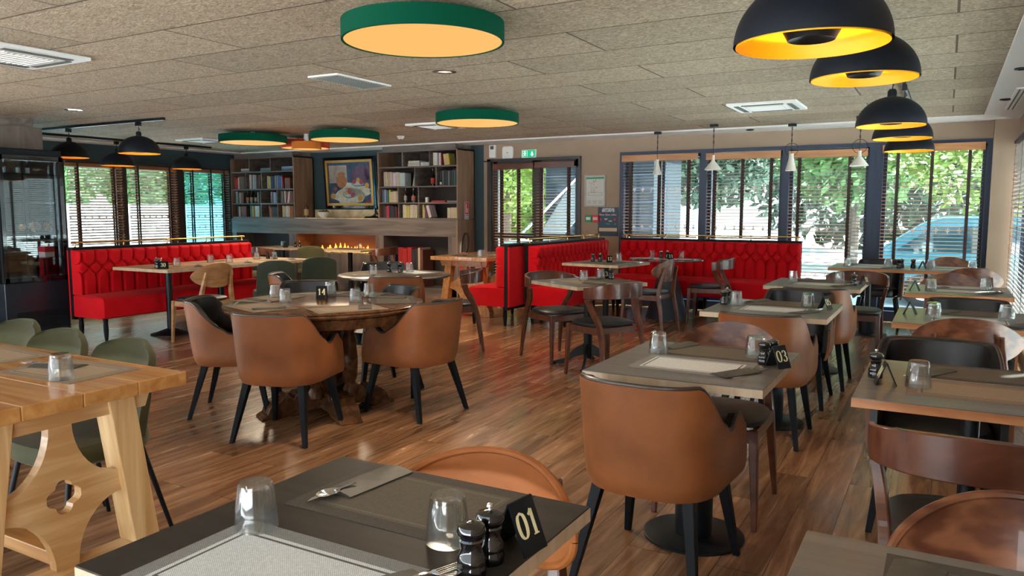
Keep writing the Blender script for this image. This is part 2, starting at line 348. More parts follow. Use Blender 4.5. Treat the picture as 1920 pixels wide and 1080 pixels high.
    def pad(s, c, w, d, z0, z1, n=2.8, ta=0.0, seg=40, dome=0.006, er=0.012):
        # soft cushion: superellipse outline; ta narrows the back
        prof = [(0.0, z0), (0.90, z0), (0.985, z0 + er * .5), (1.0, (z0 + z1) / 2), (0.99, z1 - er * .5), (0.95, z1), (0.7, z1 + dome * .6), (0.0, z1 + dome)]
        vs = []; fs = []
        for r, z in prof:
            for k in range(seg):
                a = 2 * pi * k / seg; ca, sa = cos(a), sin(a)
                x = abs(ca) ** (2 / n) * (1 if ca >= 0 else -1) * w / 2 * r; y = abs(sa) ** (2 / n) * (1 if sa >= 0 else -1) * d / 2 * r
                x *= 1 + ta * (y / (d / 2))
                vs.append((c[0] + x, c[1] + y, z))
        for i in range(len(prof) - 1):
            for k in range(seg): fs.append((i * seg + k, i * seg + (k + 1) % seg, (i + 1) * seg + (k + 1) % seg, (i + 1) * seg + k))
        return s.add(vs, fs)
    def build(s, name, mat, parent=None, smooth=False, bevel=0, loc=None, mod=None):
        me = bpy.data.meshes.new(name); me.from_pydata(s.v, [], s.f); me.validate(clean_customdata=False)
        bm = bmesh.new(); bm.from_mesh(me); bmesh.ops.remove_doubles(bm, verts=bm.verts, dist=1e-6); bmesh.ops.recalc_face_normals(bm, faces=bm.faces)
        bm.to_mesh(me); bm.free()
        if mat is not None: me.materials.append(mat if not isinstance(mat, str) else M[mat])
        o = bpy.data.objects.new(name, me); COL.objects.link(o)
        if parent: o.parent = parent
        if loc: o.location = loc
        if smooth:
            for p in me.polygons: p.use_smooth = True
            try: me.set_sharp_from_angle(angle=radians(38))
            except Exception: pass
        if bevel:
            b = o.modifiers.new('bevel', 'BEVEL'); b.width = bevel; b.segments = 2; b.limit_method = 'ANGLE'; b.angle_limit = radians(40)
        return o
def tag(o, label=None, cat=None, group=None, kind=None):
    if label: o['label'] = label
    if cat: o['category'] = cat
    if group: o['group'] = group
    if kind: o['kind'] = kind
    return o
def thing(name, label, cat, loc=(0, 0, 0), rz=0, group=None):
    o = bpy.data.objects.new(name, None); COL.objects.link(o); o.location = loc; o.rotation_euler = (0, 0, rz); o.empty_display_size = 0.05
    return tag(o, label, cat, group)
def structure(name, mb, mat, **k): return tag(mb.build(name, mat, **k), kind='structure')
def place(proto, loc, rz=0, label=None, group=None, cat=None):
    """first use moves the prototype itself, later uses copy it with its parts and sub-parts"""
    if not proto.get('used'):
        proto['used'] = 1; r = proto
    else:
        r = proto.copy(); COL.objects.link(r)
        for ch in list(proto.children):
            if ch.parent is not proto: continue
            c = ch.copy(); COL.objects.link(c); c.parent = r
            for g in list(ch.children):
                d = g.copy(); COL.objects.link(d); d.parent = c
    r.location = loc; r.rotation_euler = (0, 0, rz)
    return tag(r, label, cat, group)
def face_rz(fx, fy): return atan2(-fx, fy)
def sweep(pts, w, h, mb=None):
    """bar along pts (list of Vector), horizontal thickness w and height h (numbers or lists)"""
    mb = mb or MB(); n = len(pts); W = w if isinstance(w, list) else [w] * n; Hh = h if isinstance(h, list) else [h] * n
    vs = []
    for i, p in enumerate(pts):
        p = Vector(p); t = Vector(pts[min(i + 1, n - 1)]) - Vector(pts[max(i - 1, 0)]); t.z = 0; t.normalize(); nn = Vector((-t.y, t.x, 0))
        for a, b in ((-1, -1), (1, -1), (1, 1), (-1, 1)): vs.append(p + nn * a * W[i] / 2 + Vector((0, 0, b * Hh[i] / 2)))
    fs = [(3, 2, 1, 0), tuple(4 * (n - 1) + k for k in range(4))]
    for i in range(n - 1):
        for k in range(4): fs.append((4 * i + k, 4 * i + (k + 1) % 4, 4 * (i + 1) + (k + 1) % 4, 4 * (i + 1) + k))
    return mb.add(vs, fs)
def bez(p, n=12):
    """Catmull-Rom through points"""
    P = [Vector(q) for q in p]; P = [P[0] * 2 - P[1]] + P + [P[-1] * 2 - P[-2]]; out = []
    for i in range(1, len(P) - 2):
        for k in range(n):
            t = k / n; a, b, c, d = P[i - 1], P[i], P[i + 1], P[i + 2]
            out.append(0.5 * ((2 * b) + (c - a) * t + (2 * a - 5 * b + 4 * c - d) * t * t + (3 * b - a - 3 * c + d) * t ** 3))
    out.append(P[-2]); return out
def text_mesh(txt, size, name, mat, parent, M4, bold=0.0, sx=1.0, extr=0.0004):
    cu = bpy.data.curves.new(name, 'FONT'); cu.body = txt; cu.size = size; cu.align_x = 'CENTER'; cu.align_y = 'CENTER'; cu.offset = bold; cu.extrude = extr
    t = bpy.data.objects.new(name, cu); COL.objects.link(t); bpy.context.view_layer.update()
    me = bpy.data.meshes.new_from_object(t.evaluated_get(bpy.context.evaluated_depsgraph_get())); bpy.data.objects.remove(t)
    for v in me.vertices: v.co.x *= sx
    me.transform(M4); me.materials.clear(); me.materials.append(M[mat] if isinstance(mat, str) else mat)
    o = bpy.data.objects.new(name, me); COL.objects.link(o); o.parent = parent
    return o

# ------------------------------------------------------------------ the room
ZC = 2.41; XL = -11.7; XR = 0.64; YB = 10.55
structure('floor', MB().bx(-12.0, 0.70, -1.6, 10.75, -0.12, 0.0), 'floor')
structure('ceiling', MB().bx(-11.35, 0.30, -1.6, 10.02, ZC, ZC + 0.25), 'ceiling')
b = MB(); b.bx(-11.9, 0.9, 10.02, 10.8, ZC - 0.02, ZC + 0.25); b.bx(0.30, 0.9, -1.6, 10.02, ZC - 0.02, ZC + 0.25); b.bx(-11.9, -11.35, 3.0, 10.02, ZC - 0.02, ZC + 0.25)
structure('trim_1', b, 'plaster')
# back wall: teal part behind the bookcases, taupe part from the door on
b = MB(); b.bx(-11.9, -6.45, YB, YB + 0.2, 0, ZC)
structure('wall_back_left', b, 'teal_wall')
W_OPEN = [(-6.30, -4.80, 0.0, 2.12), (-4.07, -2.97, 0.12, 2.14), (-2.88, -1.90, 0.12, 2.14), (-1.81, -0.87, 0.12, 2.14), (-0.71, 0.37, 0.12, 2.14)]
b = MB(); b.bx(-6.45, -6.30, YB, YB + 0.2, 0, 2.12); b.bx(-6.45, 0.42, YB, YB + 0.2, 2.14, ZC); b.bx(-6.30, -4.80, YB, YB + .2, 2.12, 2.14); b.bx(-4.80, -4.14, YB, YB + 0.2, 0, 2.14)
structure('wall_back', b, 'taupe')
b = MB()
xs = [-4.14, -4.07, -2.97, -2.88, -1.90, -1.81, -0.87, -0.71, 0.37, 0.42]
for i in range(0, 10, 2): b.bx(xs[i], xs[i + 1], YB - 0.03, YB + 0.18, 0, 2.14)
b.bx(-4.14, 0.42, YB - 0.03, YB + 0.18, 0, 0.12); b.bx(-4.14, 0.42, YB - 0.03, YB + 0.18, 2.14, 2.19)
b.bx(-0.80, -0.79, YB - 0.036, YB - 0.03, 0, 2.14)
structure('trim_2', b, 'navy')
b = MB(); b.bx(0.42, 0.66, 10.42, 10.8, 0, ZC)
structure('wall_right', b, 'taupe')
b = MB(); b.bx(XR + 0.02, XR + 0.2, -1.6, 10.42, 2.14, ZC); b.bx(XR + 0.02, XR + 0.2, 7.0, 7.25, 0, 2.14); b.bx(XR + 0.02, XR + 0.2, 3.6, 3.85, 0, 2.14); b.bx(XR + 0.02, XR + 0.2, -1.6, 10.42, 0, 0.10); b.bx(XR + 0.02, XR + 0.2, -1.6, 3.6, 0.1, 2.14)  # nearest stretch, out of view, closed up solid to stop sun patches
structure('wall_right_front', b, 'taupe')
# left wall
b = MB(); b.bx(XL - 0.2, XL, 3.0, YB, 2.12, ZC); b.bx(XL - 0.2, XL, 3.0, YB, 0, 0.45)
structure('wall_left', b, 'teal_wall')
b = MB()
LW = [(5.9, 6.80), (6.94, 7.86), (7.96, 8.87), (9.05, 10.02)]
edges = [3.0, 5.9, 6.80, 6.94, 7.86, 7.96, 8.87, 9.05, 10.02, YB]
for i in range(0, 10, 2): b.bx(XL - 0.18, XL + 0.01, edges[i], edges[i + 1], 0.45, 2.12)
structure('trim_3', b, 'dark_frame')

def fleur(mb, x, z, s, y, axis='x'):
    """a small lily shape: three petals and a foot, flat decal on the pane"""
    pl = []
    for a0 in (0, 1):
        pass
    def ell(cx, cz, rx, rz, rot):
        return [(cx + rx * cos(t) * cos(rot) - rz * sin(t) * sin(rot), cz + rx * cos(t) * sin(rot) + rz * sin(t) * cos(rot)) for t in [2 * pi * k / 8 for k in range(8)]]
    polys = [ell(0, 0.35, 0.17, 0.62, 0), ell(-0.33, 0.10, 0.13, 0.36, 0.6), ell(0.33, 0.10, 0.13, 0.36, -0.6), [(-0.42, -0.16), (0.42, -0.16), (0.42, -0.30), (-0.42, -0.30)], ell(0, -0.55, 0.13, 0.32, 0)]
    for p in polys:
        q = [(u * s, w * s) for u, w in p]
        if axis == 'x':
            mb.prism(q, Matrix(((1, 0, 0), (0, 0, -1), (0, 1, 0))), (x, y, z), 0.0012)
        else:
            mb.prism(q, Matrix(((0, 0, 1), (1, 0, 0), (0, 1, 0))), (y, x, z), 0.0012)

def window(n, x0, x1, z0, z1, pane='pane', axis='x', at=YB + 0.10, mull=(), rows=(), fr='navy', transom=()):
    t = 0.04
    def B(mb, a0, a1, d0, d1, zz0, zz1):
        return mb.bx(a0, a1, d0, d1, zz0, zz1) if axis == 'x' else mb.bx(d0, d1, a0, a1, zz0, zz1)
    f = MB(); d0, d1 = (at - 0.03, at + 0.03)
    B(f, x0, x0 + t, d0, d1, z0, z1); B(f, x1 - t, x1, d0, d1, z0, z1); B(f, x0, x1, d0, d1, z0, z0 + t); B(f, x0, x1, d0, d1, z1 - t, z1)
    for m in mull: B(f, m - 0.02, m + 0.02, d0, d1, z0, z1)
    for m in transom: B(f, x0, x1, d0, d1, m - 0.025, m + 0.025)
    w = structure('window_%d' % n, f, fr)
    p = MB(); B(p, x0 + t, x1 - t, at - 0.004, at + 0.004, z0 + t, z1 - t); pn = p.build('pane', pane, w)
    if rows:
        dm = MB()
        for z in rows:
            k = max(2, int((x1 - x0) / 0.125)); st = (x1 - x0 - 0.1) / k
            for i in range(k): fleur(dm, x0 + 0.05 + st * (i + 0.5), z, 0.042, at - 0.0065 if axis == 'x' else at + 0.0065, axis)
        dm.build('frosted_lily', 'decal', w)
    return w
for i, (x0, x1, z0, z1) in enumerate(W_OPEN[1:]):
    window(i + 1, x0, x1, z0, z1, rows=(1.66, 1.12, 0.52), mull=((x0 + x1) / 2,) if i == 0 else ())
for i, (y0, y1) in enumerate(LW):
    window(i + 5, y0, y1, 0.45, 2.12, axis='y', at=XL - 0.09, fr='dark_frame', pane='pane_blue' if i in (0, 3) else 'pane', rows=(1.25, 1.05) if i else ())
window(9, 7.25, 10.38, 0.10, 2.14, axis='y', at=XR + 0.12, fr='navy', mull=(8.8,))
window(10, 3.85, 7.0, 0.10, 2.14, axis='y', at=XR + 0.12, fr='navy', mull=(5.4,))
# glazed door between the bookcase and the poster wall
f = MB(); y0, y1 = YB + 0.04, YB + 0.12
for a, c in ((-6.30, -6.22), (-5.60, -5.44), (-4.87, -4.80)): f.bx(a, c, y0, y1, 0, 2.12)
f.bx(-6.30, -4.80, y0, y1, 2.02, 2.12); f.bx(-6.30, -4.80, y0, y1, 0, 0.14); f.bx(-6.22, -5.60, y0, y1, 0.92, 1.0); f.bx(-5.44, -4.87, y0, y1, 0.92, 1.0)
d = structure('door_1', f, 'dark_frame')
MB().bx(-6.22, -5.60, YB + 0.075, YB + 0.083, 0.14, 2.02).build('pane', 'pane', d); MB().bx(-5.44, -4.87, YB + 0.075, YB + 0.083, 0.14, 2.02).build('pane', 'pane', d)
h = MB(); h.tube([(-5.38, YB + 0.04, 0.98), (-5.38, YB - 0.02, 0.98), (-5.28, YB - 0.02, 0.98)], 0.009); h.build('door_handle', 'chrome', d)
b = MB(); b.bx(-6.36, -6.30, YB - 0.05, YB + .02, 0, 2.16); b.bx(-4.80, -4.76, YB - 0.02, YB + 0.02, 0, 2.16); b.bx(-6.36, -4.76, YB - 0.05, YB + 0.02, 2.12, 2.16)
structure('trim_4', b, 'dark_frame')

def blind(x0, x1, zt, zb, label, axis='x', at=YB - 0.045, tapes=(0.12, 0.5, 0.88), tilt=0.12, val='valance', sgn=1, slat='blind_wood'):
    t = thing('venetian_blind', label, 'blind', ((x0 + x1) / 2, at, zb) if axis == 'x' else (at, (x0 + x1) / 2, zb), 0 if axis == 'x' else -pi / 2 * sgn, 'wooden venetian blinds')
    w = x1 - x0; H = zt - zb
    MB().box((0, -0.035, H - 0.045), (w, 0.016, 0.09)).build('valance', val, t, bevel=0.002)
    MB().box((0, 0, H - 0.02), (w - 0.02, 0.05, 0.03)).build('headrail', 'tape', t)
    s = MB(); n = int((H - 0.12) / 0.044)
    R = Matrix.Rotation(tilt, 3, 'X')
    for i in range(n): s.box((0, 0, H - 0.10 - i * 0.044), (w - 0.02, 0.05, 0.003), M4=R)
    s.build('slats', slat, t)
    MB().box((0, 0, 0.012), (w - 0.02, 0.05, 0.02)).build('bottom_rail', 'blind_wood', t)
    for k in tapes:
        for yy in (-0.028,):
            MB().box((-w / 2 + k * w, yy, (H - 0.03) / 2), (0.034, 0.0015, H - 0.04)).build('ladder_tape', 'tape', t)
        MB().box((-w / 2 + k * w, 0.028, (H - 0.03) / 2), (0.034, 0.0015, H - 0.04)).build('ladder_tape', 'tape', t)
    return t
blind(-4.09, -2.99, 2.14, 0.98, 'wooden venetian blind on the leftmost window above the right red banquette')
blind(-2.88, -1.91, 2.13, 0.98, 'wooden venetian blind on the window second from the fire poster, above the red banquette')
blind(-1.81, -0.88, 2.12, 0.30, 'wooden venetian blind on the window just right of the red banquette end', tapes=(0.14, 0.78))
blind(-0.72, 0.35, 2.15, 0.30, 'wooden venetian blind on the window showing the teal car', tapes=(0.16, 0.5, 0.86))
blind(-6.24, -5.52, 2.08, 0.10, 'dark wooden venetian blind on the left half of the glazed door', tapes=(0.2, 0.62), val='walnut')
blind(-5.50, -4.84, 2.09, 0.10, 'dark wooden venetian blind on the right half of the glazed door', tapes=(0.15, 0.85), val='walnut')
blind(6.94, 7.86, 2.12, 0.52, 'wooden venetian blind on the left wall window nearest the glass fridge', axis='y', at=XL + 0.05, tapes=(0.18, 0.82), tilt=0.42)
blind(7.95, 8.88, 2.12, 0.52, 'wooden venetian blind on the middle left wall window', axis='y', at=XL + 0.05, tapes=(0.18, 0.82), tilt=0.42)
blind(9.03, 10.0, 2.12, 0.52, 'wooden venetian blind on the blue window beside the bookcase', axis='y', at=XL + 0.05, tapes=(0.15, 0.45, 0.85), tilt=0.3)
blind(5.9, 6.80, 2.12, 0.52, 'wooden venetian blind seen only through the glass fridge', axis='y', at=XL + 0.05, tapes=(0.18, 0.82), tilt=0.42)
blind(3.88, 6.97, 2.14, 0.14, 'unseen wooden blind added on the right wall nearer than the visible one', axis='y', at=XR - 0.0, tapes=(0.05, 0.3, 0.6, 0.9), tilt=0.5, sgn=-1, slat='lit_slat')  # out of view, added to keep sun patches off the near chairs
blind(7.28, 10.36, 2.14, 0.14, 'white lit wooden blind on the right wall, far right edge', axis='y', at=XR - 0.0, tapes=(0.05, 0.3, 0.6, 0.9), tilt=0.5, sgn=-1, slat='lit_slat')

# ------------------------------------------------------------------ outside
structure('ground_outside', MB().bx(-40, 30, -30, 50, -0.32, -0.14), plain('pale_paving', (0.66, 0.70, 0.71), 0.9, var=0.08, vs=2))
LEAF = [plain('leaf_bright', (0.14, 0.22, 0.022), 0.6, var=0.4, vs=3), plain('leaf_mid', (0.065, 0.155, 0.035), 0.6, var=0.4, vs=3), plain('leaf_dark', (0.022, 0.065, 0.032), 0.6, var=0.4, vs=3)]
BARK = plain('bark', (0.09, 0.06, 0.045), 0.9, var=0.3, vs=10)
def leaves(c, r, n, size, rnd):
    mb = MB(); vs = []; fs = []
    for i in range(n):
        while True:
            p = Vector((rnd.uniform(-1, 1), rnd.uniform(-1, 1), rnd.uniform(-1, 1)))
            if 0.3 < p.length < 1: break
        p = Vector((p.x * r[0], p.y * r[1], p.z * r[2])) + Vector(c)
        a = Vector((rnd.gauss(0, 1), rnd.gauss(0, 1), rnd.gauss(0, 1))).normalized(); bb = a.orthogonal().normalized(); k = size * rnd.uniform(0.6, 1.3)
        o = len(vs); vs += [p - a * k, p + bb * k * 0.45, p + a * k, p - bb * k * 0.45]; fs.append((o, o + 1, o + 2, o + 3))
    return mb.add(vs, fs)
def tree(x, y, h, r, label, leaf=0, n=3500, seed=1, size=0.11):
    rnd = random.Random(seed); t = thing('tree', label, 'tree', (x, y, -0.14), 0, 'trees outside the windows')
    tr = MB(); tr.tube([(0, 0, 0), (0.05, 0.02, h * 0.35), (-0.05, 0.05, h * 0.7)], [0.16, 0.13, 0.06], 10)
    for k in range(5):
        a = k * 1.3; tr.tube([(0, 0, h * (0.35 + 0.06 * k)), (cos(a) * r * .4, sin(a) * r * .4, h * (0.5 + 0.06 * k)), (cos(a) * r * .75, sin(a) * r * .75, h * (0.6 + 0.06 * k))], [0.06, 0.04, 0.015], 6)
    tr.build('trunk', BARK, t)
    o = leaves((0, 0, h * 0.62), (r, r, h * 0.40), n, size, rnd).build('foliage', LEAF[leaf], t)
    return t
tree(1.1, 18.5, 6.0, 2.7, 'bright leafy tree with a bare trunk behind the teal car', 0, 6500, 3, 0.13)
tree(-2.2, 22.6, 6.5, 2.4, 'mid green tree seen through the third window from the right', 1, 5200, 4, 0.2)
tree(-6.8, 25.5, 6.8, 2.5, 'dark green tree seen through the window with the second cone lamp', 2, 5200, 5, 0.2)
tree(-12.6, 22, 6.2, 2.5, 'yellow green tree behind the left half of the glazed door', 0, 5200, 6, 0.14)
tree(-8.6, 19.4, 5.0, 1.9, 'yellow green tree behind the right half of the glazed door', 0, 5200, 8, 0.14)
tree(6.5, 24, 6.5, 3.0, 'mid green tree right of the teal car', 1, 5200, 9, 0.14)
tree(-20.5, 11.0, 4.8, 2.1, 'mid green tree outside the left wall windows near the fridge', 1, 5200, 10, 0.13)
tree(-20.5, 15.2, 4.8, 2.1, 'mid green tree outside the blue left wall window', 1, 5200, 11, 0.13)
def hedge(x0, x1, y0, y1, h, label, leaf, seed):
    rnd = random.Random(seed)
    o = leaves(((x0 + x1) / 2, (y0 + y1) / 2, h / 2 - 0.1), ((x1 - x0) / 2 * 1.1, (y1 - y0) / 2 * 1.3, h / 2 * 1.1), 6000, 0.30, rnd).build('hedge', LEAF[leaf])
    return tag(o, label, 'hedge')
hedge(-7.5, 5.0, 31.0, 33.0, 8.6, 'tall dark hedge far beyond the paving outside the back windows', 2, 21)
hedge(-21.0, -9.9, 31.0, 33.0, 8.0, 'tall bright hedge far outside the glazed door', 0, 22)
tag(MB().bx(-34, 14, -15.5, -14.0, -0.14, 7.5).build('rear_sky_blocker', plain('sky_blocker_grey', (0.13, 0.14, 0.15), 0.9, var=0.1, vs=1)), 'unseen plain grey block added behind the camera to hide the sky', 'sky blocker')  # unseen slab added so less open sky lights the room from behind
# pale boundary wall left, dark shed behind the first back window
structure('trim_5', MB().bx(-17.2, -17.0, 3, 22, -0.14, 1.5), plain('pale_boundary_wall', (0.26, 0.28, 0.29), 0.9))
t = thing('garden_shed', 'dark slatted shed filling the leftmost back window', 'shed', (-6.3, 14.8, -0.14))
b = MB(); b.bx(-1.2, 1.2, 0, 1.8, 0, 2.7); b.build('wall', plain('shed_dark', (0.010, 0.018, 0.025), 0.7, spec=0.2), t)
b = MB(); b.bx(-1.3, 1.3, -0.12, 1.9, 2.7, 2.78); b.build('roof', 'dark_frame', t)
b = MB()
for k in range(9): b.bx(-1.2, 1.2, -0.02, 0.0, 0.3 + k * 0.27, 0.33 + k * 0.27)
b.build('batten', 'navy', t)
# outside stair stringer by the door
t = thing('outside_stair', 'pale outside stair stringer seen through the right half of the glazed door', 'stair', (-6.4, 12.9, -0.14))
b = MB(); b.prism([(0, 0), (0.35, 0), (1.6, 1.35), (1.6, 1.7), (1.2, 1.7)], Matrix(((1, 0, 0), (0, 0, -1), (0, 1, 0))), (-0.7, 0, 0.4), 0.06); b.build('stringer', colmat((0.10, 0.12, 0.13)), t)
b = MB(); b.tube([(-0.65, -0.1, 1.0), (0.8, -0.1, 2.3)], 0.025); b.build('handrail', 'chrome', t)
b = MB(); b.bx(-1.1, 0.7, 0.1, 0.9, 0, 0.9); b.build('plinth', colmat((0.12, 0.14, 0.15)), t)
# van
VT = plain('teal_paint', (0.008, 0.085, 0.125), 0.3, coat=0.5)
t = thing('car', 'teal blue car parked outside the rightmost back window', 'car', (1.25, 14.4, -0.14), 0); t.scale = (1, 1, 0.76)
side = [(-2.3, 0.35), (-2.34, 0.95), (-2.2, 1.15), (-1.6, 1.70), (-1.3, 1.84), (1.9, 1.88), (2.2, 1.7), (2.3, 0.9), (2.3, 0.35)]
b = MB(); b.prism(side, Matrix(((1, 0, 0), (0, 0, -1), (0, 1, 0))), (0, 0.9, 0), 1.8); bo = b.build('body', VT, t, bevel=0.06)
for xx in (-1.5, 1.45):
    for yy in (-0.92, 0.74):
        w = MB().cyl((xx, yy, 0.33), (xx, yy + 0.2, 0.33), 0.33, n=24).build('wheel', 'black', t)
        MB().cyl((xx, yy - 0.012, 0.33), (xx, yy + 0.21, 0.33), 0.19, n=20).build('hubcap', 'chrome', w)
VG = plain('car_glass', (0.006, 0.03, 0.045), 0.05, coat=1)
for q in ([(-1.95, 1.12), (-1.45, 1.62), (-0.15, 1.68), (-0.15, 1.12)], [(-0.05, 1.12), (-0.05, 1.68), (1.05, 1.68), (1.05, 1.12)], [(1.15, 1.12), (1.15, 1.68), (1.9, 1.66), (2.05, 1.12)]):
    b = MB(); b.prism(q, Matrix(((1, 0, 0), (0, 0, -1), (0, 1, 0))), (0, -0.895, 0), 0.012); b.build('window', VG, t)
b = MB(); b.tube([(-0.7, -0.7, 1.93), (1.9, -0.7, 1.95)], 0.02); b.tube([(-0.7, 0.7, 1.93), (1.9, 0.7, 1.95)], 0.02); b.build('roof_rail', 'chrome', t)

# ------------------------------------------------------------------ ceiling fittings
def disc_lamp(x, y, d, zb, h, mat, label):
    t = thing('drum_ceiling_lamp', label, 'ceiling lamp', (x, y, zb), 0, 'round drum ceiling lamps')
    r = d / 2
    MB().lathe([(r, 0.0), (r, h), (r - 0.012, h), (r - 0.012, 0.0)], n=72, closed=True).build('shade', mat, t, smooth=True)
    MB().lathe([(0, 0.004), (r - 0.013, 0.004), (r - 0.013, 0.010), (0, 0.010)], n=72).build('diffuser', 'lamp', t, smooth=True)
    MB().lathe([(0, h - 0.01), (r - 0.012, h - 0.01), (r - 0.012, h), (0, h)], n=48).build('back_plate', 'white', t)
    MB().cyl((0, 0, h), (0, 0, ZC - zb), 0.03).build('mount', 'white', t)
    L = bpy.data.lights.new('drum_light', 'SPOT'); L.energy = 34.0 * d; L.color = (1.0, 0.80, 0.58); L.spot_size = radians(165); L.spot_blend = 0.6; L.shadow_soft_size = 0.22
    lo = bpy.data.objects.new('drum_light', L); COL.objects.link(lo); lo.parent = t; lo.location = (0, 0, -0.012)
    return t
disc_lamp(-2.47, 3.43, 0.86, 2.26, 0.10, 'green_drum', 'large green rimmed drum lamp nearest the camera')
disc_lamp(-4.29, 6.89, 0.86, 2.26, 0.10, 'green_drum', 'green rimmed drum lamp hanging left of the right ceiling air vent, right of the others')
disc_lamp(-8.17, 7.43, 0.88, 2.26, 0.10, 'green_drum', 'leftmost green rimmed drum lamp above the left bookcase')
disc_lamp(-6.80, 7.70, 0.88, 2.26, 0.10, 'green_drum', 'green rimmed drum lamp just right of the orange ones, above the painting')
disc_lamp(-8.12, 8.35, 0.68, 2.25, 0.11, 'red_drum', 'red orange drum lamp half hidden between two green ones')
disc_lamp(-7.76, 8.0, 0.40, 2.20, 0.10, 'orange_drum', 'small orange drum lamp in front of the red one')

def dome(x, y, z, d, label, track_z=2.375, plain_in=False):
    t = thing('dome_pendant_lamp', label, 'pendant lamp', (x, y, z), 0, 'black dome pendants')
    r = d / 2; H = r * 0.88
    pr = [(r * cos(a), H * sin(a)) for a in [i * pi / 2 / 16 for i in range(16)]] + [(0.028, H)]
    pi_ = [(max(0.0, q[0] - 0.006), q[1] - 0.003) for q in pr]
    MB().lathe(pr + [(0.0, H)], n=56, caps=False).build('shade', 'dome', t, smooth=True)
    MB().lathe([(a - 0.0015, b + 0.0) for a, b in pi_] + [(0.0, H - 0.006)], n=56, caps=False).build('gold_lining', 'gold', t, smooth=True)
    MB().lathe([(0.03, H), (0.03, H + 0.035), (0.02, H + 0.05), (0.0, H + 0.05)], n=20).build('socket_cap', 'black_metal', t, smooth=True)
    MB().lathe([(0, 0.03 * 1), (0.3 * r, 0.012), (0.42 * r, 0.06), (0.40 * r, 0.066), (0, 0.05)], n=32).build('glare_bowl', 'black_metal', t, smooth=True)
    MB().lathe([(0, 0.07), (0.035, 0.09), (0.04, 0.12), (0.0, 0.16)], n=16).build('bulb', 'bulb', t, smooth=True)
    m = MB()
    for k in range(3):
        a = k * 2.1 + 0.5; m.tube([(0.38 * r * cos(a), 0.38 * r * sin(a), 0.06), (0.36 * r * cos(a), .36 * r * sin(a), H * 0.82)], 0.0018, 5)
    m.build('bowl_wire', 'black_metal', t)
    top = track_z - z
    c = MB(); c.tube([(0, 0, H + 0.05), (0.006, 0, (H + top) / 2), (0, 0, top)], 0.004, 6)
    k = 5; c.tube([(0.0, 0, top - 0.05), (0.02, 0, top - 0.08), (-0.02, 0.0, top - 0.11), (0.015, 0, top - 0.14), (0, 0, top - 0.16)], 0.004, 6); c.build('cord', 'black_metal', t)
    MB().box((0, 0, top - 0.02), (0.035, 0.06, 0.045)).build('track_adapter', 'black_metal', t)
    L = bpy.data.lights.new('bulb_light', 'POINT'); L.energy = 30.0; L.color = (1, 0.62, 0.25); L.shadow_soft_size = 0.03
    lo = bpy.data.objects.new('bulb_light', L); COL.objects.link(lo); lo.parent = t; lo.location = (0, 0, 0.10)
    return t
for x, y, z, d, l in ((-0.38, 2.50, 1.87, 0.45, 'large black dome pendant nearest the camera, cut by the top edge'),
                      (-0.35, 3.78, 1.95, 0.45, 'black dome pendant, second from the camera in the right row'),
                      (-0.37, 5.98, 1.95, 0.45, 'black dome pendant, third in the right row, socket showing on top'),
                      (-0.35, 7.10, 1.95, 0.45, 'black dome pendant, fourth in the right row'),
                      (-0.36, 8.63, 1.95, 0.45, 'farthest black dome pendant of the right row, lowest in view')):
    dome(x, y, z, d, l)
for x, y, z, d, l in ((-9.60, 5.78, 2.02, 0.45, 'black dome pendant beside the glass fridge top'),
                      (-8.20, 5.76, 2.02, 0.46, 'black dome pendant at the right of the front left track'),
                      (-10.78, 7.2, 2.02, 0.46, 'black dome pendant partly hidden behind the front left one'),
                      (-10.68, 8.33, 2.02, 0.45, 'black dome pendant on the rear left track above the blue window')):
    dome(x, y, z, d, l)
def track(x0, y0, x1, y1, label):
    t = MB(); a = atan2(y1 - y0, x1 - x0); L = sqrt((x1 - x0) ** 2 + (y1 - y0) ** 2)
    o = t.box((0, 0, 0), (L, 0.035, 0.03)).build('lighting_track', 'black_metal', None, bevel=0.003)
    o.location = ((x0 + x1) / 2, (y0 + y1) / 2, 2.393); o.rotation_euler = (0, 0, a); tag(o, label, 'lighting track', 'black lighting tracks')
track(-10.6, 5.77, -7.75, 5.77, 'black lighting track over the left banquette, nearer of two')
track(-10.73, 5.9, -10.73, 8.85, 'black lighting track along the left windows')
track(-0.36, 1.2, -0.36, 9.2, 'black lighting track carrying the right row of dome pendants')

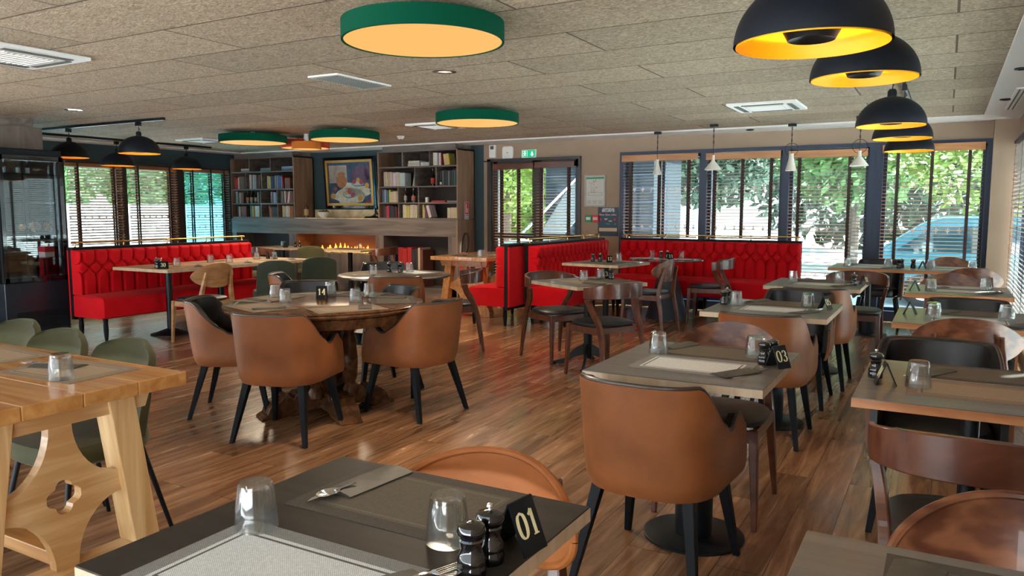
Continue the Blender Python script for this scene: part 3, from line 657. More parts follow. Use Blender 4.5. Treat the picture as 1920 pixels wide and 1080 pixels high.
def cone_lamp(x, y, zb, d, h, neck, label, ring):
    t = thing('cone_pendant_lamp', label, 'pendant lamp', (x, y, zb), 0, 'small white pendants at the back windows')
    r = d / 2
    pr = [(r, 0), (r * 0.96, 0.012), (neck * 1.25, h * 0.62), (neck, h * 0.82), (neck * 1.1, h)]
    pin = [(max(0.001, a - 0.005), b) for a, b in reversed(pr)]
    MB().lathe(pr + [(0.001, h)], n=36, caps=False).build('shade', 'ceramic', t, smooth=True)
    MB().lathe([(a, b + 0.001) for a, b in pin[1:]], n=36, caps=False).build('shade_lining', 'white', t, smooth=True)
    MB().lathe([(0, h * 0.2), (0.022, h * 0.25), (0.022, h * 0.4), (0, h * .6)], n=14).build('bulb', 'spot', t, smooth=True)
    top = 2.39 - zb
    MB().tube([(0, 0, h), (0, 0, top)], 0.0035, 6).build('cord', 'black_metal', t)
    c = MB()
    n = int((top - h - 0.12) / 0.035)
    for i in range(n):
        z = h + 0.12 + i * 0.035; a = 0 if i % 2 else pi / 2
        c.tube([(cos(a) * 0.008 * cos(q), sin(a) * 0.008 * cos(q), z + 0.02 * sin(q)) for q in [2 * pi * k / 8 for k in range(9)]], 0.0022, 4)
    c.build('chain', 'black_metal', t)
    MB().lathe([(0.0, top - 0.03), (0.05, top - 0.03), (0.05, top), (0, top)], n=20).build('canopy', 'black_metal', t)
    if ring:
        MB().tube([(0.075 * cos(q), 0, h + 0.05 + 0.075 * sin(q)) for q in [2 * pi * k / 24 for k in range(25)]], 0.003, 5).build('ring', 'black_metal', t)
cone_lamp(-3.37, 9.90, 1.83, 0.125, 0.20, 0.022, 'slim white cone pendant at the leftmost back window', False)
cone_lamp(-2.49, 9.37, 1.85, 0.20, 0.175, 0.016, 'wide white cone pendant, second from left at the back windows', False)
cone_lamp(-1.66, 9.77, 1.835, 0.13, 0.205, 0.026, 'slim white pendant with ring, third from left at the back windows', True)
cone_lamp(-0.87, 9.32, 1.85, 0.195, 0.165, 0.018, 'wide white cone pendant with ring, rightmost of four', True)

def cassette(x, y, w, d, label, rz=0):
    t = thing('air_conditioning_cassette', label, 'air conditioner', (x, y, ZC), rz)
    b = MB(); b.box((0, 0, -0.012), (w, d, 0.024)); b.build('frame', 'white', t, bevel=0.005)
    MB().box((0, 0, -0.027), (w * 0.55, d * 0.55, 0.006)).build('grille', 'paper', t)
    g = MB()
    for k in range(9): g.box((0, -d * 0.24 + k * d * 0.06, -0.032), (w * 0.52, 0.006, 0.004))
    g.build('grille_bars', 'white', t)
    for s in (-1, 1):
        MB().box((s * w * 0.38, 0, -0.026), (w * 0.07, d * 0.72, 0.006)).build('louvre', 'ink', t)
        MB().box((0, s * d * 0.38, -0.026), (w * 0.6, d * 0.07, 0.006)).build('louvre', 'ink', t)
cassette(-5.50, 2.98, 0.7, 0.62, 'white ceiling air conditioner at the top left edge')
cassette(-1.62, 8.08, 0.66, 0.66, 'white ceiling air conditioner above the cone pendants')
cassette(-9.75, 7.90, 0.6, 0.5, 'flat white ceiling unit beside the leftmost green drum lamp')
cassette(-5.55, 7.95, 0.5, 0.6, 'flat white ceiling panel half behind the middle green drum lamp')
t = thing('ceiling_grille', 'rectangular white ceiling air grille left of the largest green lamp', 'vent', (-4.25, 4.9, ZC))
b = MB(); b.box((0, 0, -0.006), (0.30, 0.66, 0.012)); b.build('frame', 'white', t)
b = MB()
for k in range(20): b.box((0, -0.29 + k * 0.0305, -0.014), (0.25, 0.006, 0.006))
b.build('bars', 'ink', t)
t = thing('linear_grille', 'long white slot grille in the right ceiling border', 'vent', (0.50, 8.6, ZC - 0.02))
MB().box((0, 0, -0.005), (0.09, 1.6, 0.010)).build('frame', 'white', t)
b = MB(); b.box((-0.018, 0, -0.012), (0.012, 1.5, 0.004)); b.box((0.018, 0, -0.012), (0.012, 1.5, 0.004)); b.build('slot', 'ink', t)
def downlight(x, y, r, label, mat='chrome', z=ZC):
    t = thing('recessed_downlight', label, 'downlight', (x, y, z), 0, 'recessed downlights')
    MB().lathe([(r * 0.55, -0.002), (r * 0.62, -0.012), (r, -0.008), (r, 0)], n=32).build('ring', mat, t, smooth=True)
    MB().lathe([(0, -0.004), (r * 0.56, -0.004), (r * .56, 0), (0, 0)], n=32).build('lens', 'spot' if mat == 'chrome' else mat, t)
downlight(-3.34, 4.90, 0.09, 'round chrome downlight below the largest green drum lamp')
downlight(-7.97, 4.86, 0.09, 'round chrome downlight near the wooden column top')
downlight(-4.07, 10.2, 0.05, 'tiny dark downlight in the border above the fire poster', 'black')
downlight(-2.25, 10.2, 0.05, 'tiny dark downlight in the border above the back windows', 'black', ZC - 0.02)
downlight(0.42, 6.75, 0.05, 'dark round downlight in the right border nearest the camera', 'black', ZC - 0.02)
downlight(0.42, 8.55, 0.05, 'dark round downlight in the right border, farther one', 'black', ZC - 0.02)
t = thing('smoke_detector', 'small white ceiling smoke detector above the right bookcase', 'smoke detector', (-6.81, 8.88, ZC))
MB().lathe([(0, -0.045), (0.03, -0.045), (0.05, -0.02), (0.055, 0), (0, 0)], n=24).build('body', 'white', t, smooth=True)
MB().lathe([(0, -0.052), (0.01, -0.052), (0.012, -0.044), (0, -0.044)], n=12).build('indicator', 'black', t)

# ------------------------------------------------------------------ bookcases and fireplace wall
YF = 10.05
def part(root, name, mat, boxes, bevel=0.0):
    mb = MB()
    for q in boxes: mb.bx(*q)
    return mb.build(name, mat, root, bevel=bevel)
ZS = [1.225, 1.475, 1.735, 2.05, 2.29]
def bookcase(x0, x1, label, divs, side_right):
    t = thing('bookcase', label, 'bookcase', ((x0 + x1) / 2, YF, ZS[0] - 0.012)); ox = (x0 + x1) / 2; oz = ZS[0] - 0.012
    def bb(a, b_, c, d, e, f): return (a - ox, b_ - ox, c - YF, d - YF, e - oz, f - oz)
    th = 0.022
    part(t, 'side_panel', 'cab_side', [bb(x0, x0 + th, YF, YB - 0.005, ZS[0], ZS[4] + th)])
    part(t, 'side_panel', 'cab_side', [bb(x1 - th, x1, YF, YB - 0.005, ZS[0], ZS[4] + th)])
    part(t, 'back_panel', 'cab_in', [bb(x0, x1, YB - 0.03, YB - 0.005, ZS[0], ZS[4])])
    part(t, 'top_panel', 'cab_h', [bb(x0, x1, YF, YB - 0.005, ZS[4], ZS[4] + th)])
    part(t, 'plinth', 'cab_h', [bb(x0 + 0.08, x1 - 0.06 if side_right else x1 - 0.02, YF + 0.03, YB - 0.005, ZS[4] + th, ZC - 0.025)])
    for z in ZS[:4]: part(t, 'shelf', 'cab_h', [bb(x0 + th, x1 - th, YF + 0.004, YB - 0.03, z - th / 2, z + th / 2)])
    for k, row in enumerate(divs):  # rows from the top
        z0, z1 = ZS[3 - k] + th / 2, ZS[4 - k] - (th / 2 if k else 0)
        for fr in row:
            x = x0 + fr * (x1 - x0); part(t, 'divider', 'cab_h', [bb(x - 0.009, x + 0.009, YF + 0.004, YB - 0.03, z0, z1)])
    return t
LB = (-11.68, -10.07); RB = (-8.19, -6.62)
bookcase(LB[0], LB[1], 'tall left bookcase beside the blue window', [(0.31, 0.645), (0.245, 0.50), (0.475, 0.735), (0.48, 0.735)], True)
bookcase(RB[0], RB[1], 'tall right bookcase with a fire extinguisher sign on its side', [(0.32, 0.66), (0.477, 0.74), (0.26, 0.52), (0.265, 0.52)], True)
t = thing('fireplace_wall_unit', 'long grey brown wooden base with fireplace and open niches under the bookcases', 'fireplace', (-9.15, YF, 0)); ox = -9.15
def bb(a, b_, c, d, e, f): return (a - ox, b_ - ox, c, d, e, f)
x0, x1 = -11.68, -6.62
part(t, 'upper_band', 'cab_h', [bb(x0, -10.07, -0.015, 0.45, 0.945, 1.213), bb(-10.07, -8.19, -0.015, 0.45, 0.945, 1.213), bb(-8.19, x1 - 0.026, -0.015, 0.45, 0.945, 1.213)])
part(t, 'upright', 'cab', [bb(x0, x0 + 0.12, -0.01, 0.45, 0, 0.945)]); part(t, 'upright', 'cab', [bb(-10.22, -10.05, -0.01, 0.45, 0, 0.945)])
part(t, 'upright', 'cab', [bb(-8.24, -8.08, -0.01, 0.45, 0, 0.945)]); part(t, 'upright', 'cab', [bb(-6.80, -6.646, -0.01, 0.45, 0, 0.945)])
part(t, 'end_panel', 'cab_side', [bb(-6.645, x1, -0.015, 0.48, 0, 1.213)])
part(t, 'base_band', 'cab_h', [bb(x0, x1 - 0.025, -0.01, 0.45, 0, 0.12)])
part(t, 'niche_back', 'cab_in', [bb(x0 + .12, -10.22, 0.40, 0.46, 0.12, 0.945)]); part(t, 'niche_back', 'cab_in', [bb(-8.08, -6.80, 0.40, 0.46, 0.12, 0.945)])
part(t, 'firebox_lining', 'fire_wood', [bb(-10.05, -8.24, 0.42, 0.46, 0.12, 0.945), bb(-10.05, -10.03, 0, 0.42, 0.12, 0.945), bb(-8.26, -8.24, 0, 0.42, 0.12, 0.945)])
br = part(t, 'burner', 'cab', [bb(-9.9, -8.4, 0.02, 0.38, 0.12, 0.62)])
mb = MB(); mb.bx(-9.7 - ox, -8.6 - ox, 0.1, 0.3, 0.62, 0.63); mb.build('burner_tray', 'black_metal', t)
rnd = random.Random(5)
fl = MB(); fc = MB()
for i in range(34):
    x = -9.68 + i * 0.0325 + rnd.uniform(-0.01, 0.01) - ox; h = rnd.uniform(0.05, 0.13) * (1.35 if rnd.random() < 0.25 else 1); y = rnd.uniform(0.14, 0.26)
    w = rnd.uniform(0.018, 0.03); k = rnd.uniform(-0.02, 0.02)
    fl.lathe([(0, 0), (w * 0.8, h * 0.12), (w, h * 0.3), (w * 0.55, h * 0.62), (w * 0.2, h * 0.85), (0, h)], (x, y, 0.63), n=7)
    fc.lathe([(0, 0), (w * 0.5, h * 0.1), (w * 0.55, h * 0.25), (0, h * 0.6)], (x, y - w * 0.9, 0.63), n=6)
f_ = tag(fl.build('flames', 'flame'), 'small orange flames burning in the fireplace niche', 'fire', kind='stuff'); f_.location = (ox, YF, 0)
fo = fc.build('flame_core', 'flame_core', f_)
# mantel shelf with marble
part(t, 'mantel_shelf', 'marble', [bb(-10.06, -8.20, -0.02, 0.45, 1.213, 1.228)])
o = MB().bx(-10.04, -8.22, YB - 0.035, YB - 0.012, 1.228, 1.37).build('mantel_splashback', 'marble'); tag(o, 'strip of amber marble standing along the back of the mantel', 'splashback')

def book_box(mb, x, y, z, w, h, d, lean=0.0):
    R = Matrix.Rotation(lean, 3, 'Y')
    # cover block with a slightly rounded spine and recessed pages
    p = [(-w / 2, 0.004), (-w / 4, 0.0), (w / 4, 0.0), (w / 2, 0.004), (w / 2, d), (-w / 2, d)]
    vs = [Vector((a, b_, 0)) for a, b_ in p] + [Vector((a, b_, h)) for a, b_ in p]
    return mb.add([R @ q + Vector((x, y, z)) for q in vs], [tuple(range(5, -1, -1)), tuple(range(6, 12))] + [(i, (i + 1) % 6, 6 + (i + 1) % 6, 6 + i) for i in range(6)])
ORD = ['first', 'second', 'third', 'fourth', 'fifth', 'sixth', 'seventh', 'eighth', 'ninth', 'tenth', 'eleventh', 'twelfth', 'thirteenth', 'fourteenth', 'fifteenth', 'sixteenth']
BC = {'cream': (0.56, 0.47, 0.34), 'white': (0.62, 0.60, 0.55), 'red': (0.45, 0.02, 0.02), 'dark': (0.035, 0.03, 0.03), 'grey': (0.24, 0.24, 0.25), 'blue': (0.06, 0.14, 0.30), 'navy': (0.02, 0.035, 0.09),
      'teal': (0.02, 0.20, 0.20), 'brown': (0.16, 0.06, 0.035), 'orange': (0.50, 0.17, 0.03), 'yellow': (0.55, 0.42, 0.12), 'pink': (0.52, 0.02, 0.09), 'light blue': (0.20, 0.38, 0.60), 'green': (0.05, 0.16, 0.07)}
nb = [0]
def books(x, z, spec, where, y=YF + 0.05, maxh=0.24, seed=0, d=0.17):
    """spec: list of (colour, count, height, width, lean)"""
    rnd = random.Random(seed * 7 + 3); i = 0; prev = 0
    for colr, n, h, w, lean in spec:
        if colr == 'gap': x += w; prev = 0; continue
        if lean < 0 and prev != lean: x += h * sin(-lean)
        if prev > 0 and lean <= 0: x += 0.2 * sin(prev)
        prev = lean
        for k in range(n):
            ww = w * rnd.uniform(0.85, 1.15); hh = min(h * rnd.uniform(0.95, 1.02), maxh); c = [v * rnd.uniform(0.85, 1.1) for v in BC[colr]]
            x += ww / 2
            if lean: x += 0.5 * abs(sin(lean)) * 0.02
            mb = MB(); lf = (ww / 2 * abs(sin(lean)))
            book_box(mb, 0, 0, 0, ww, hh, d, lean)
            o = mb.build('book', colmat(c)); o.location = (x, y + rnd.uniform(0, 0.012), z + lf + 0.0005)
            tag(o, '%s%s book, %s from left %s' % ('leaning ' if lean else '', colr, ORD[min(i, 15)], where), 'book', 'books ' + where)
            nb[0] += 1; x += ww / 2 + 0.0015; i += 1
def flat_books(x, z, spec, where, y=YF + 0.08):
    for i, (colr, w, h) in enumerate(spec):
        mb = MB(); mb.box((0, 0, h / 2), (w, 0.2, h)); mb.box((0, 0, h / 2), (w - 0.006, 0.206, h * .6))
        o = mb.build('book', colmat(BC[colr])); o.location = (x, y + 0.1, z); z += h + 0.0008
        tag(o, '%s book lying flat, %s from bottom %s' % (colr, ORD[i], where), 'book', 'flat books ' + where)
def bxx(U, f): return U[0] + f * (U[1] - U[0])
th = 0.0115
SB = [z + th for z in ZS]
L_, R_ = LB, RB
flat_books(bxx(L_, 0.20), SB[3], [('grey', 0.26, 0.03), ('white', 0.25, 0.03)], 'in the top left bay, left bookcase')
flat_books(bxx(L_, 0.52), SB[3], [('teal', 0.28, 0.03), ('grey', 0.26, 0.03)], 'in the top middle bay, left bookcase')
flat_books(bxx(L_, 0.86), SB[3], [('blue', 0.30, 0.025), ('grey', 0.3, 0.025), ('light blue', 0.29, 0.025)], 'in the top right bay, left bookcase')
books(bxx(L_, 0.02), SB[2], [('red', 3, 0.22, 0.026, 0), ('orange', 1, 0.20, 0.02, 0), ('cream', 1, 0.22, 0.02, 0), ('brown', 1, 0.235, 0.12, 0)], 'in the second row left bay, left bookcase', seed=1)
books(bxx(L_, 0.265), SB[2], [('white', 1, 0.26, 0.05, 0), ('grey', 1, 0.26, 0.035, 0), ('white', 1, 0.26, 0.025, 0), ('grey', 2, 0.26, 0.035, 0), ('gap', 0, 0, 0.02, 0), ('brown', 2, 0.25, 0.03, 0.12)], 'in the second row middle bay, left bookcase', seed=2, maxh=0.27)
books(bxx(L_, 0.53), SB[2], [('dark', 1, 0.2, 0.03, 0), ('cream', 1, 0.23, 0.035, 0), ('yellow', 2, 0.22, 0.025, 0), ('gap', 0, 0, 0.01, 0), ('navy', 3, 0.22, 0.03, 0), ('grey', 2, 0.23, 0.03, 0), ('blue', 3, 0.24, 0.025, 0), ('light blue', 1, 0.23, 0.02, 0), ('red', 1, 0.23, 0.018, -0.12), ('gap', 0, 0, 0.03, 0), ('brown', 1, 0.19, 0.13, 0)], 'in the second row right bay, left bookcase', seed=3)
books(bxx(L_, 0.02), SB[1], [('dark', 1, 0.21, 0.03, 0), ('grey', 2, 0.22, 0.03, 0), ('gap', 0, 0, 0.03, 0), ('cream', 1, 0.20, 0.02, 0), ('brown', 1, 0.2, 0.09, 0), ('gap', 0, 0, 0.36, 0), ('grey', 2, 0.2, 0.02, 0)], 'in the third row left bay, left bookcase', seed=4)
books(bxx(L_, 0.60), SB[1], [('grey', 2, 0.21, 0.02, 0), ('navy', 1, 0.2, 0.02, 0), ('white', 1, 0.2, 0.025, 0), ('light blue', 2, 0.19, 0.022, 0)], 'in the third row middle bay, left bookcase', seed=5)
books(bxx(L_, 0.76), SB[1], [('grey', 2, 0.22, 0.03, 0), ('dark', 1, 0.2, 0.03, 0), ('white', 1, 0.22, 0.03, 0), ('pink', 1, 0.19, 0.022, 0.22), ('white', 1, 0.2, 0.025, 0.2), ('cream', 1, 0.21, 0.02, 0.15)], 'in the third row right bay, left bookcase', seed=6)
books(bxx(L_, 0.05), SB[0], [('dark', 1, 0.21, 0.03, 0), ('grey', 1, 0.2, 0.02, 0), ('white', 1, 0.2, 0.02, 0), ('gap', 0, 0, 0.03, 0), ('brown', 1, 0.2, 0.14, 0), ('gap', 0, 0, 0.10, 0), ('teal', 2, 0.21, 0.03, 0), ('yellow', 2, 0.2, 0.02, 0), ('gap', 0, 0, 0.02, 0), ('white', 1, 0.2, 0.12, 0)], 'in the bottom row left bay, left bookcase', seed=7)
books(bxx(L_, 0.56), SB[0], [('grey', 1, 0.2, 0.03, -0.1), ('orange', 1, 0.18, 0.03, -0.1), ('dark', 1, 0.18, 0.12, 0)], 'in the bottom row middle bay, left bookcase', seed=8)
books(bxx(L_, 0.77), SB[0], [('yellow', 1, 0.21, 0.03, 0), ('cream', 2, 0.2, 0.03, 0), ('white', 3, 0.2, 0.028, 0), ('orange', 2, 0.2, 0.03, 0), ('brown', 1, 0.19, 0.03, 0)], 'in the bottom row right bay, left bookcase', seed=9)
flat_books(bxx(R_, 0.43), SB[3], [('white', 0.24, 0.028), ('cream', 0.23, 0.03), ('white', 0.22, 0.03)], 'in the top middle bay left pile, right bookcase')
flat_books(bxx(R_, 0.585), SB[3], [('white', 0.21, 0.03), ('white', 0.21, 0.03)], 'in the top middle bay right pile, right bookcase')
books(bxx(R_, 0.68), SB[3], [('white', 3, 0.205, 0.03, 0), ('grey', 1, 0.2, 0.02, 0), ('white', 1, 0.205, 0.045, 0), ('red', 1, 0.2, 0.012, 0), ('gap', 0, 0, 0.02, 0), ('cream', 1, 0.18, 0.03, -0.14), ('yellow', 1, 0.18, 0.07, -0.14)], 'in the top right bay, right bookcase', seed=11)
books(bxx(R_, 0.03), SB[2], [('dark', 1, 0.24, 0.035, 0), ('cream', 2, 0.25, 0.035, 0), ('gap', 0, 0, 0.01, 0), ('cream', 3, 0.24, 0.03, 0), ('white', 1, 0.23, 0.06, 0), ('cream', 2, 0.23, 0.04, 0), ('white', 1, 0.22, 0.11, 0)], 'in the second row left bay, right bookcase', seed=12)
books(bxx(R_, 0.42), SB[2], [('white', 1, 0.25, 0.018, 0.2), ('orange', 1, 0.13, 0.03, 0.2)], 'ending the second row left bay, right bookcase', seed=13)
books(bxx(R_, 0.755), SB[2], [('dark', 2, 0.24, 0.03, 0), ('grey', 1, 0.24, 0.02, 0), ('dark', 2, 0.24, 0.03, 0), ('navy', 1, 0.24, 0.03, 0), ('grey', 1, 0.24, 0.02, 0), ('dark', 3, 0.24, 0.03, 0), ('teal', 1, 0.24, 0.02, 0), ('dark', 1, 0.24, 0.03, 0)], 'in the second row right bay, right bookcase', seed=14, maxh=0.26)
books(bxx(R_, 0.03), SB[1], [('blue', 2, 0.21, 0.022, 0), ('cream', 1, 0.21, 0.02, 0), ('blue', 1, 0.21, 0.025, 0), ('teal', 1, 0.2, 0.025, 0), ('gap', 0, 0, 0.008, 0), ('yellow', 1, 0.21, 0.03, 0), ('cream', 5, 0.18, 0.03, 0)], 'in the third row left bay, right bookcase', seed=15)
books(bxx(R_, 0.03), SB[0], [('dark', 2, 0.2, 0.025, 0), ('brown', 1, 0.2, 0.02, 0), ('pink', 2, 0.2, 0.022, 0), ('dark', 3, 0.2, 0.02, 0), ('navy', 1, 0.2, 0.02, 0), ('dark', 3, 0.19, 0.02, 0), ('pink', 1, 0.18, 0.012, 0)], 'in the bottom row left bay, right bookcase', seed=16)
books(bxx(R_, 0.29), SB[0], [('cream', 1, 0.215, 0.04, 0), ('white', 1, 0.21, 0.025, 0), ('yellow', 2, 0.2, 0.03, 0.03), ('cream', 5, 0.21, 0.03, 0.05)], 'in the bottom row middle bay, right bookcase', seed=17)
books(bxx(R_, 0.54), SB[0], [('yellow', 1, 0.21, 0.03, 0), ('cream', 1, 0.17, 0.02, 0), ('gap', 0, 0, 0.01, 0), ('white', 1, 0.20, 0.05, -0.3), ], 'left part of bottom right bay, right bookcase', seed=18)
books(bxx(R_, 0.85), SB[0], [('cream', 6, 0.165, 0.028, 0)], 'right part of bottom right bay, right bookcase', seed=19)
flat_books(bxx(R_, 0.73), SB[1], [('red', 0.27, 0.028)], 'in the third row right bay, right bookcase')
flat_books(bxx(R_, 0.905), SB[1], [('grey', 0.22, 0.022), ('dark', 0.2, 0.02)], 'at the end of the third row, right bookcase')
books(-7.84, 0.125, [('red', 3, 0.62, 0.085, 0), ('dark', 2, 0.62, 0.07, 0), ('cream', 1, 0.62, 0.04, 0), ('brown', 1, 0.60, 0.05, 0)], 'in the floor niche under the right bookcase', seed=20, maxh=0.7, d=0.3)
books(-8.05, 0.125, [('navy', 2, 0.62, 0.075, 0)], 'at the dark left end of the floor niche', seed=21, maxh=0.7, d=0.3)
o = MB().box((0, 0, 0.25), (0.17, 0.03, 0.5)).build('canvas_board', colmat((0.13, 0.13, 0.11))); o.location = (-6.90, YF + 0.32, 0.125); tag(o, 'grey green board leaning at the right end of the floor niche', 'board')

def bottle(x, y, z, h, label, lab=(0.55, 0.5, 0.42), glass='black_gloss'):
    t = thing('bottle', label, 'bottle', (x, y, z), 0); r = h * 0.125
    MB().lathe([(0, 0), (r, 0), (r, h * 0.55), (r * 0.8, h * 0.63), (r * 0.36, h * 0.72), (r * 0.34, h * 0.97), (r * 0.4, h), (0, h)], n=18).build('body', glass, t, smooth=True)
    MB().lathe([(r + 0.0008, h * 0.12), (r + 0.0008, h * 0.46)], n=18, caps=False).build('label', colmat(lab), t, smooth=True)
    return t
for i, x in enumerate((-11.35, -11.245, -11.135)): bottle(x, YF + 0.10, SB[1], 0.235, 'dark bottle, %s of three on the left bookcase third row' % ORD[i], (0.35, 0.22, 0.12))
for i, x in enumerate((-7.70, -7.60, -7.535, -7.475, -7.415)): bottle(x, YF + 0.10 + (0.07 if i in (1, 3) else 0), SB[1], 0.23, 'dark bottle, %s of five on the right bookcase third row' % ORD[i], (0.4, 0.36, 0.32) if i != 2 else (0.45, 0.12, 0.06))
bottle(bxx(R_, 0.65), YF + 0.12, SB[2], 0.275, 'dark wine bottle with a red label standing alone, right bookcase', (0.55, 0.05, 0.03))
bottle(bxx(R_, 0.79), YF + 0.02, SB[2], 0.12, 'tiny pale bottle before the dark books, right bookcase', (0.5, 0.5, 0.4))
bottle(-9.93, YF + 0.14, 1.228, 0.32, 'amber wine bottle on the left end of the mantel', (0.5, 0.3, 0.12), colmat((0.12, 0.05, 0.02), 0.1))
t = thing('candle', 'short cream candle on the third row, right bookcase', 'candle', (bxx(R_, 0.585), YF + 0.1, SB[1]))
MB().lathe([(0, 0), (0.032, 0), (0.032, 0.075), (0.028, 0.08), (0, 0.078)], n=20).build('wax', 'ceramic', t, smooth=True); MB().cyl((0, 0, 0.078), (0, 0, 0.095), 0.0015, n=6).build('wick', 'black', t)
t = thing('bowl', 'pale planted bowl on the mantel under the painting', 'bowl', (-9.53, YF + 0.15, 1.228))
MB().lathe([(0, 0), (0.05, 0), (0.10, 0.05), (0.11, 0.10), (0.10, 0.10), (0.09, 0.05), (0, 0.03)], n=28).build('bowl_body', 'ceramic', t, smooth=True)
leaves((0, 0, 0.11), (0.09, 0.09, 0.03), 120, 0.015, random.Random(2)).build('moss', LEAF[2], t)
t = thing('figurine', 'black reclining sculpture at the right end of the mantel', 'sculpture', (-8.42, YF + 0.14, 1.228))
b = MB(); b.tube(bez([(-0.16, 0, 0.012), (-0.06, 0, 0.015), (0.02, 0, 0.04), (0.06, 0.01, 0.09), (0.05, 0, 0.13)]), 0.018, 10); b.lathe([(0, 0), (0.022, 0.01), (0.025, 0.03), (0.0, 0.05)], (0.05, 0, 0.125), n=12); b.tube(bez([(0.05, 0, 0.10), (0.11, 0, 0.06), (0.13, 0.02, 0.005)]), 0.015, 8); b.tube(bez([(0.0, 0, 0.03), (0.05, 0.03, 0.02), (0.10, 0.03, 0.01)]), 0.02, 8)
b.build('body', 'black_gloss', t, smooth=True); MB().box((0, 0.0, 0.004), (0.34, 0.08, 0.008)).build('base', 'black_gloss', t)

# painting: a plain generic still life
t = thing('painting', 'square still life painting in a gilt and black frame over the mantel', 'painting', (-9.18, YB - 0.002, 1.39), 0.0)
pw, ph = 1.16, 0.90
t.rotation_euler = (0.06, 0, 0)
f = MB()
def frame(mb, w, h, t_, d, y=0.0):
    mb.bx(-w / 2, w / 2, y - d, y, 0, t_); mb.bx(-w / 2, w / 2, y - d, y, h - t_, h); mb.bx(-w / 2, -w / 2 + t_, y - d, y, t_, h - t_); mb.bx(w / 2 - t_, w / 2, y - d, y, t_, h - t_)
    return mb
frame(f, pw, ph, 0.05, 0.045).build('outer_frame', 'black_gloss', t, bevel=0.004)
f = MB(); frame(f, pw - 0.10, ph - 0.10, 0.045, 0.055); o = f.build('gilt_frame', plain('gilt', (0.50, 0.28, 0.07), 0.35, metal=0.6), t, bevel=0.006); o.location = (0, 0, 0.05)
cv = MB(); cv.bx(-pw / 2 + 0.05, pw / 2 - 0.05, -0.02, -0.005, 0.05, ph - 0.05); cv.build('canvas', plain('canvas_blue', (0.03, 0.07, 0.13), 0.6, var=0.5, vs=9), t)
def blob(mb, cx, cz, rx, rz, n=22, jag=0.0, k=0, rnd=random.Random(4)):
    q = [(cx + rx * cos(2 * pi * i / n) * (1 + rnd.uniform(-jag, jag)), cz + rz * sin(2 * pi * i / n) * (1 + rnd.uniform(-jag, jag))) for i in range(n)]
    mb.prism(q, Matrix(((1, 0, 0), (0, 0, -1), (0, 1, 0))), (0, -0.020 - 0.0006 * k, 0), 0.0012)
def paint(name, col, items, k):
    pm = plain('pigment_%s_%d' % (name, k), col, 0.6, var=0.25, vs=14)
    for it in items:
        mb = MB(); blob(mb, *it, k=k); mb.build(name, pm, t)
mb = MB(); mb.bx(-0.47, -0.06, -0.0215, -0.019, 0.45, 0.76); mb.build('painted_wall', plain('pg_wall', (0.36, 0.31, 0.27), 0.6, var=0.3, vs=8), t)
paint('painted_drape', (0.12, 0.06, 0.12), [(0.25, 0.58, 0.20, 0.18, 16, 0.1), (0.40, 0.62, 0.08, 0.14, 12, 0.1)], 1)
paint('painted_cloth', (0.52, 0.50, 0.40), [(-0.02, 0.22, 0.36, 0.15, 20, 0.12), (0.22, 0.30, 0.24, 0.10, 16, 0.12), (-0.02, 0.38, 0.14, 0.08, 14, 0.1)], 2)
paint('painted_pot', (0.34, 0.13, 0.05), [(-0.19, 0.48, 0.12, 0.12, 20, 0.0), (-0.19, 0.60, 0.09, 0.04, 16, 0.0)], 3)
paint('painted_plate', (0.10, 0.20, 0.30), [(-0.03, 0.25, 0.14, 0.07, 24, 0.0), (0.18, 0.43, 0.14, 0.05, 24, 0.0)], 4)
paint('painted_plate_inside', (0.45, 0.46, 0.42), [(-0.03, 0.255, 0.12, 0.055, 24, 0.0), (0.18, 0.44, 0.12, 0.035, 24, 0.0)], 5)
paint('painted_fruit', (0.32, 0.05, 0.06), [(-0.02, 0.30, 0.05, 0.05), (0.05, 0.24, 0.045, 0.045), (-0.34, 0.35, 0.04, 0.035), (0.10, 0.47, 0.045, 0.04), (0.26, 0.46, 0.05, 0.04), (0.46, 0.14, 0.04, 0.04), (0.38, 0.10, 0.04, 0.04)], 6)
paint('painted_fruit', (0.50, 0.26, 0.06), [(-0.40, 0.22, 0.06, 0.05), (0.38, 0.40, 0.05, 0.05), (0.19, 0.50, 0.04, 0.04), (0.22, 0.18, 0.06, 0.045), (-0.10, 0.27, 0.03, 0.035)], 7)

# extinguisher, its sign, wall signs
t = thing('fire_extinguisher', 'red fire extinguisher with black hose at the right bookcase end', 'fire extinguisher', (-6.43, 9.95, 0.0))
MB().lathe([(0, 0.0), (0.08, 0), (0.085, 0.02), (0.085, 0.50), (0.06, 0.58), (0.025, 0.61), (0.025, 0.64), (0, 0.64)], n=24).build('cylinder', 'fire_red', t, smooth=True)
MB().box((0, 0, 0.67), (0.04, 0.10, 0.05)).build('valve', 'black', t); MB().box((0, -0.03, 0.71), (0.025, 0.16, 0.018)).build('handle', 'fire_red', t)
MB().tube(bez([(0, 0.02, 0.68), (0.05, 0.02, 0.80), (0.04, 0.03, 0.97), (-0.03, 0.04, 1.0), (-0.07, 0.04, 0.86), (-0.09, 0.05, 0.6), (-0.09, 0.05, 0.3)]), 0.011, 8).build('hose', 'black', t, smooth=True)
def Mx(loc, rz=0, rx=pi / 2): return Matrix.Translation(loc) @ Matrix.Rotation(rz, 4, 'Z') @ Matrix.Rotation(rx, 4, 'X')
t = thing('extinguisher_sign', 'small red and white fire extinguisher sign on the bookcase side', 'sign', (-6.62, 10.30, 1.22), pi / 2)
MB().bx(-0.055, 0.055, -0.003, 0, 0, 0.27).build('panel', 'sign_white', t); MB().bx(-0.05, 0.05, -0.004, -0.003, 0.075, 0.265).build('red_field', 'sign_red', t)
MB().bx(-0.045, 0.045, -0.004, -0.003, 0.01, 0.065).build('blue_field', 'sign_blue', t)
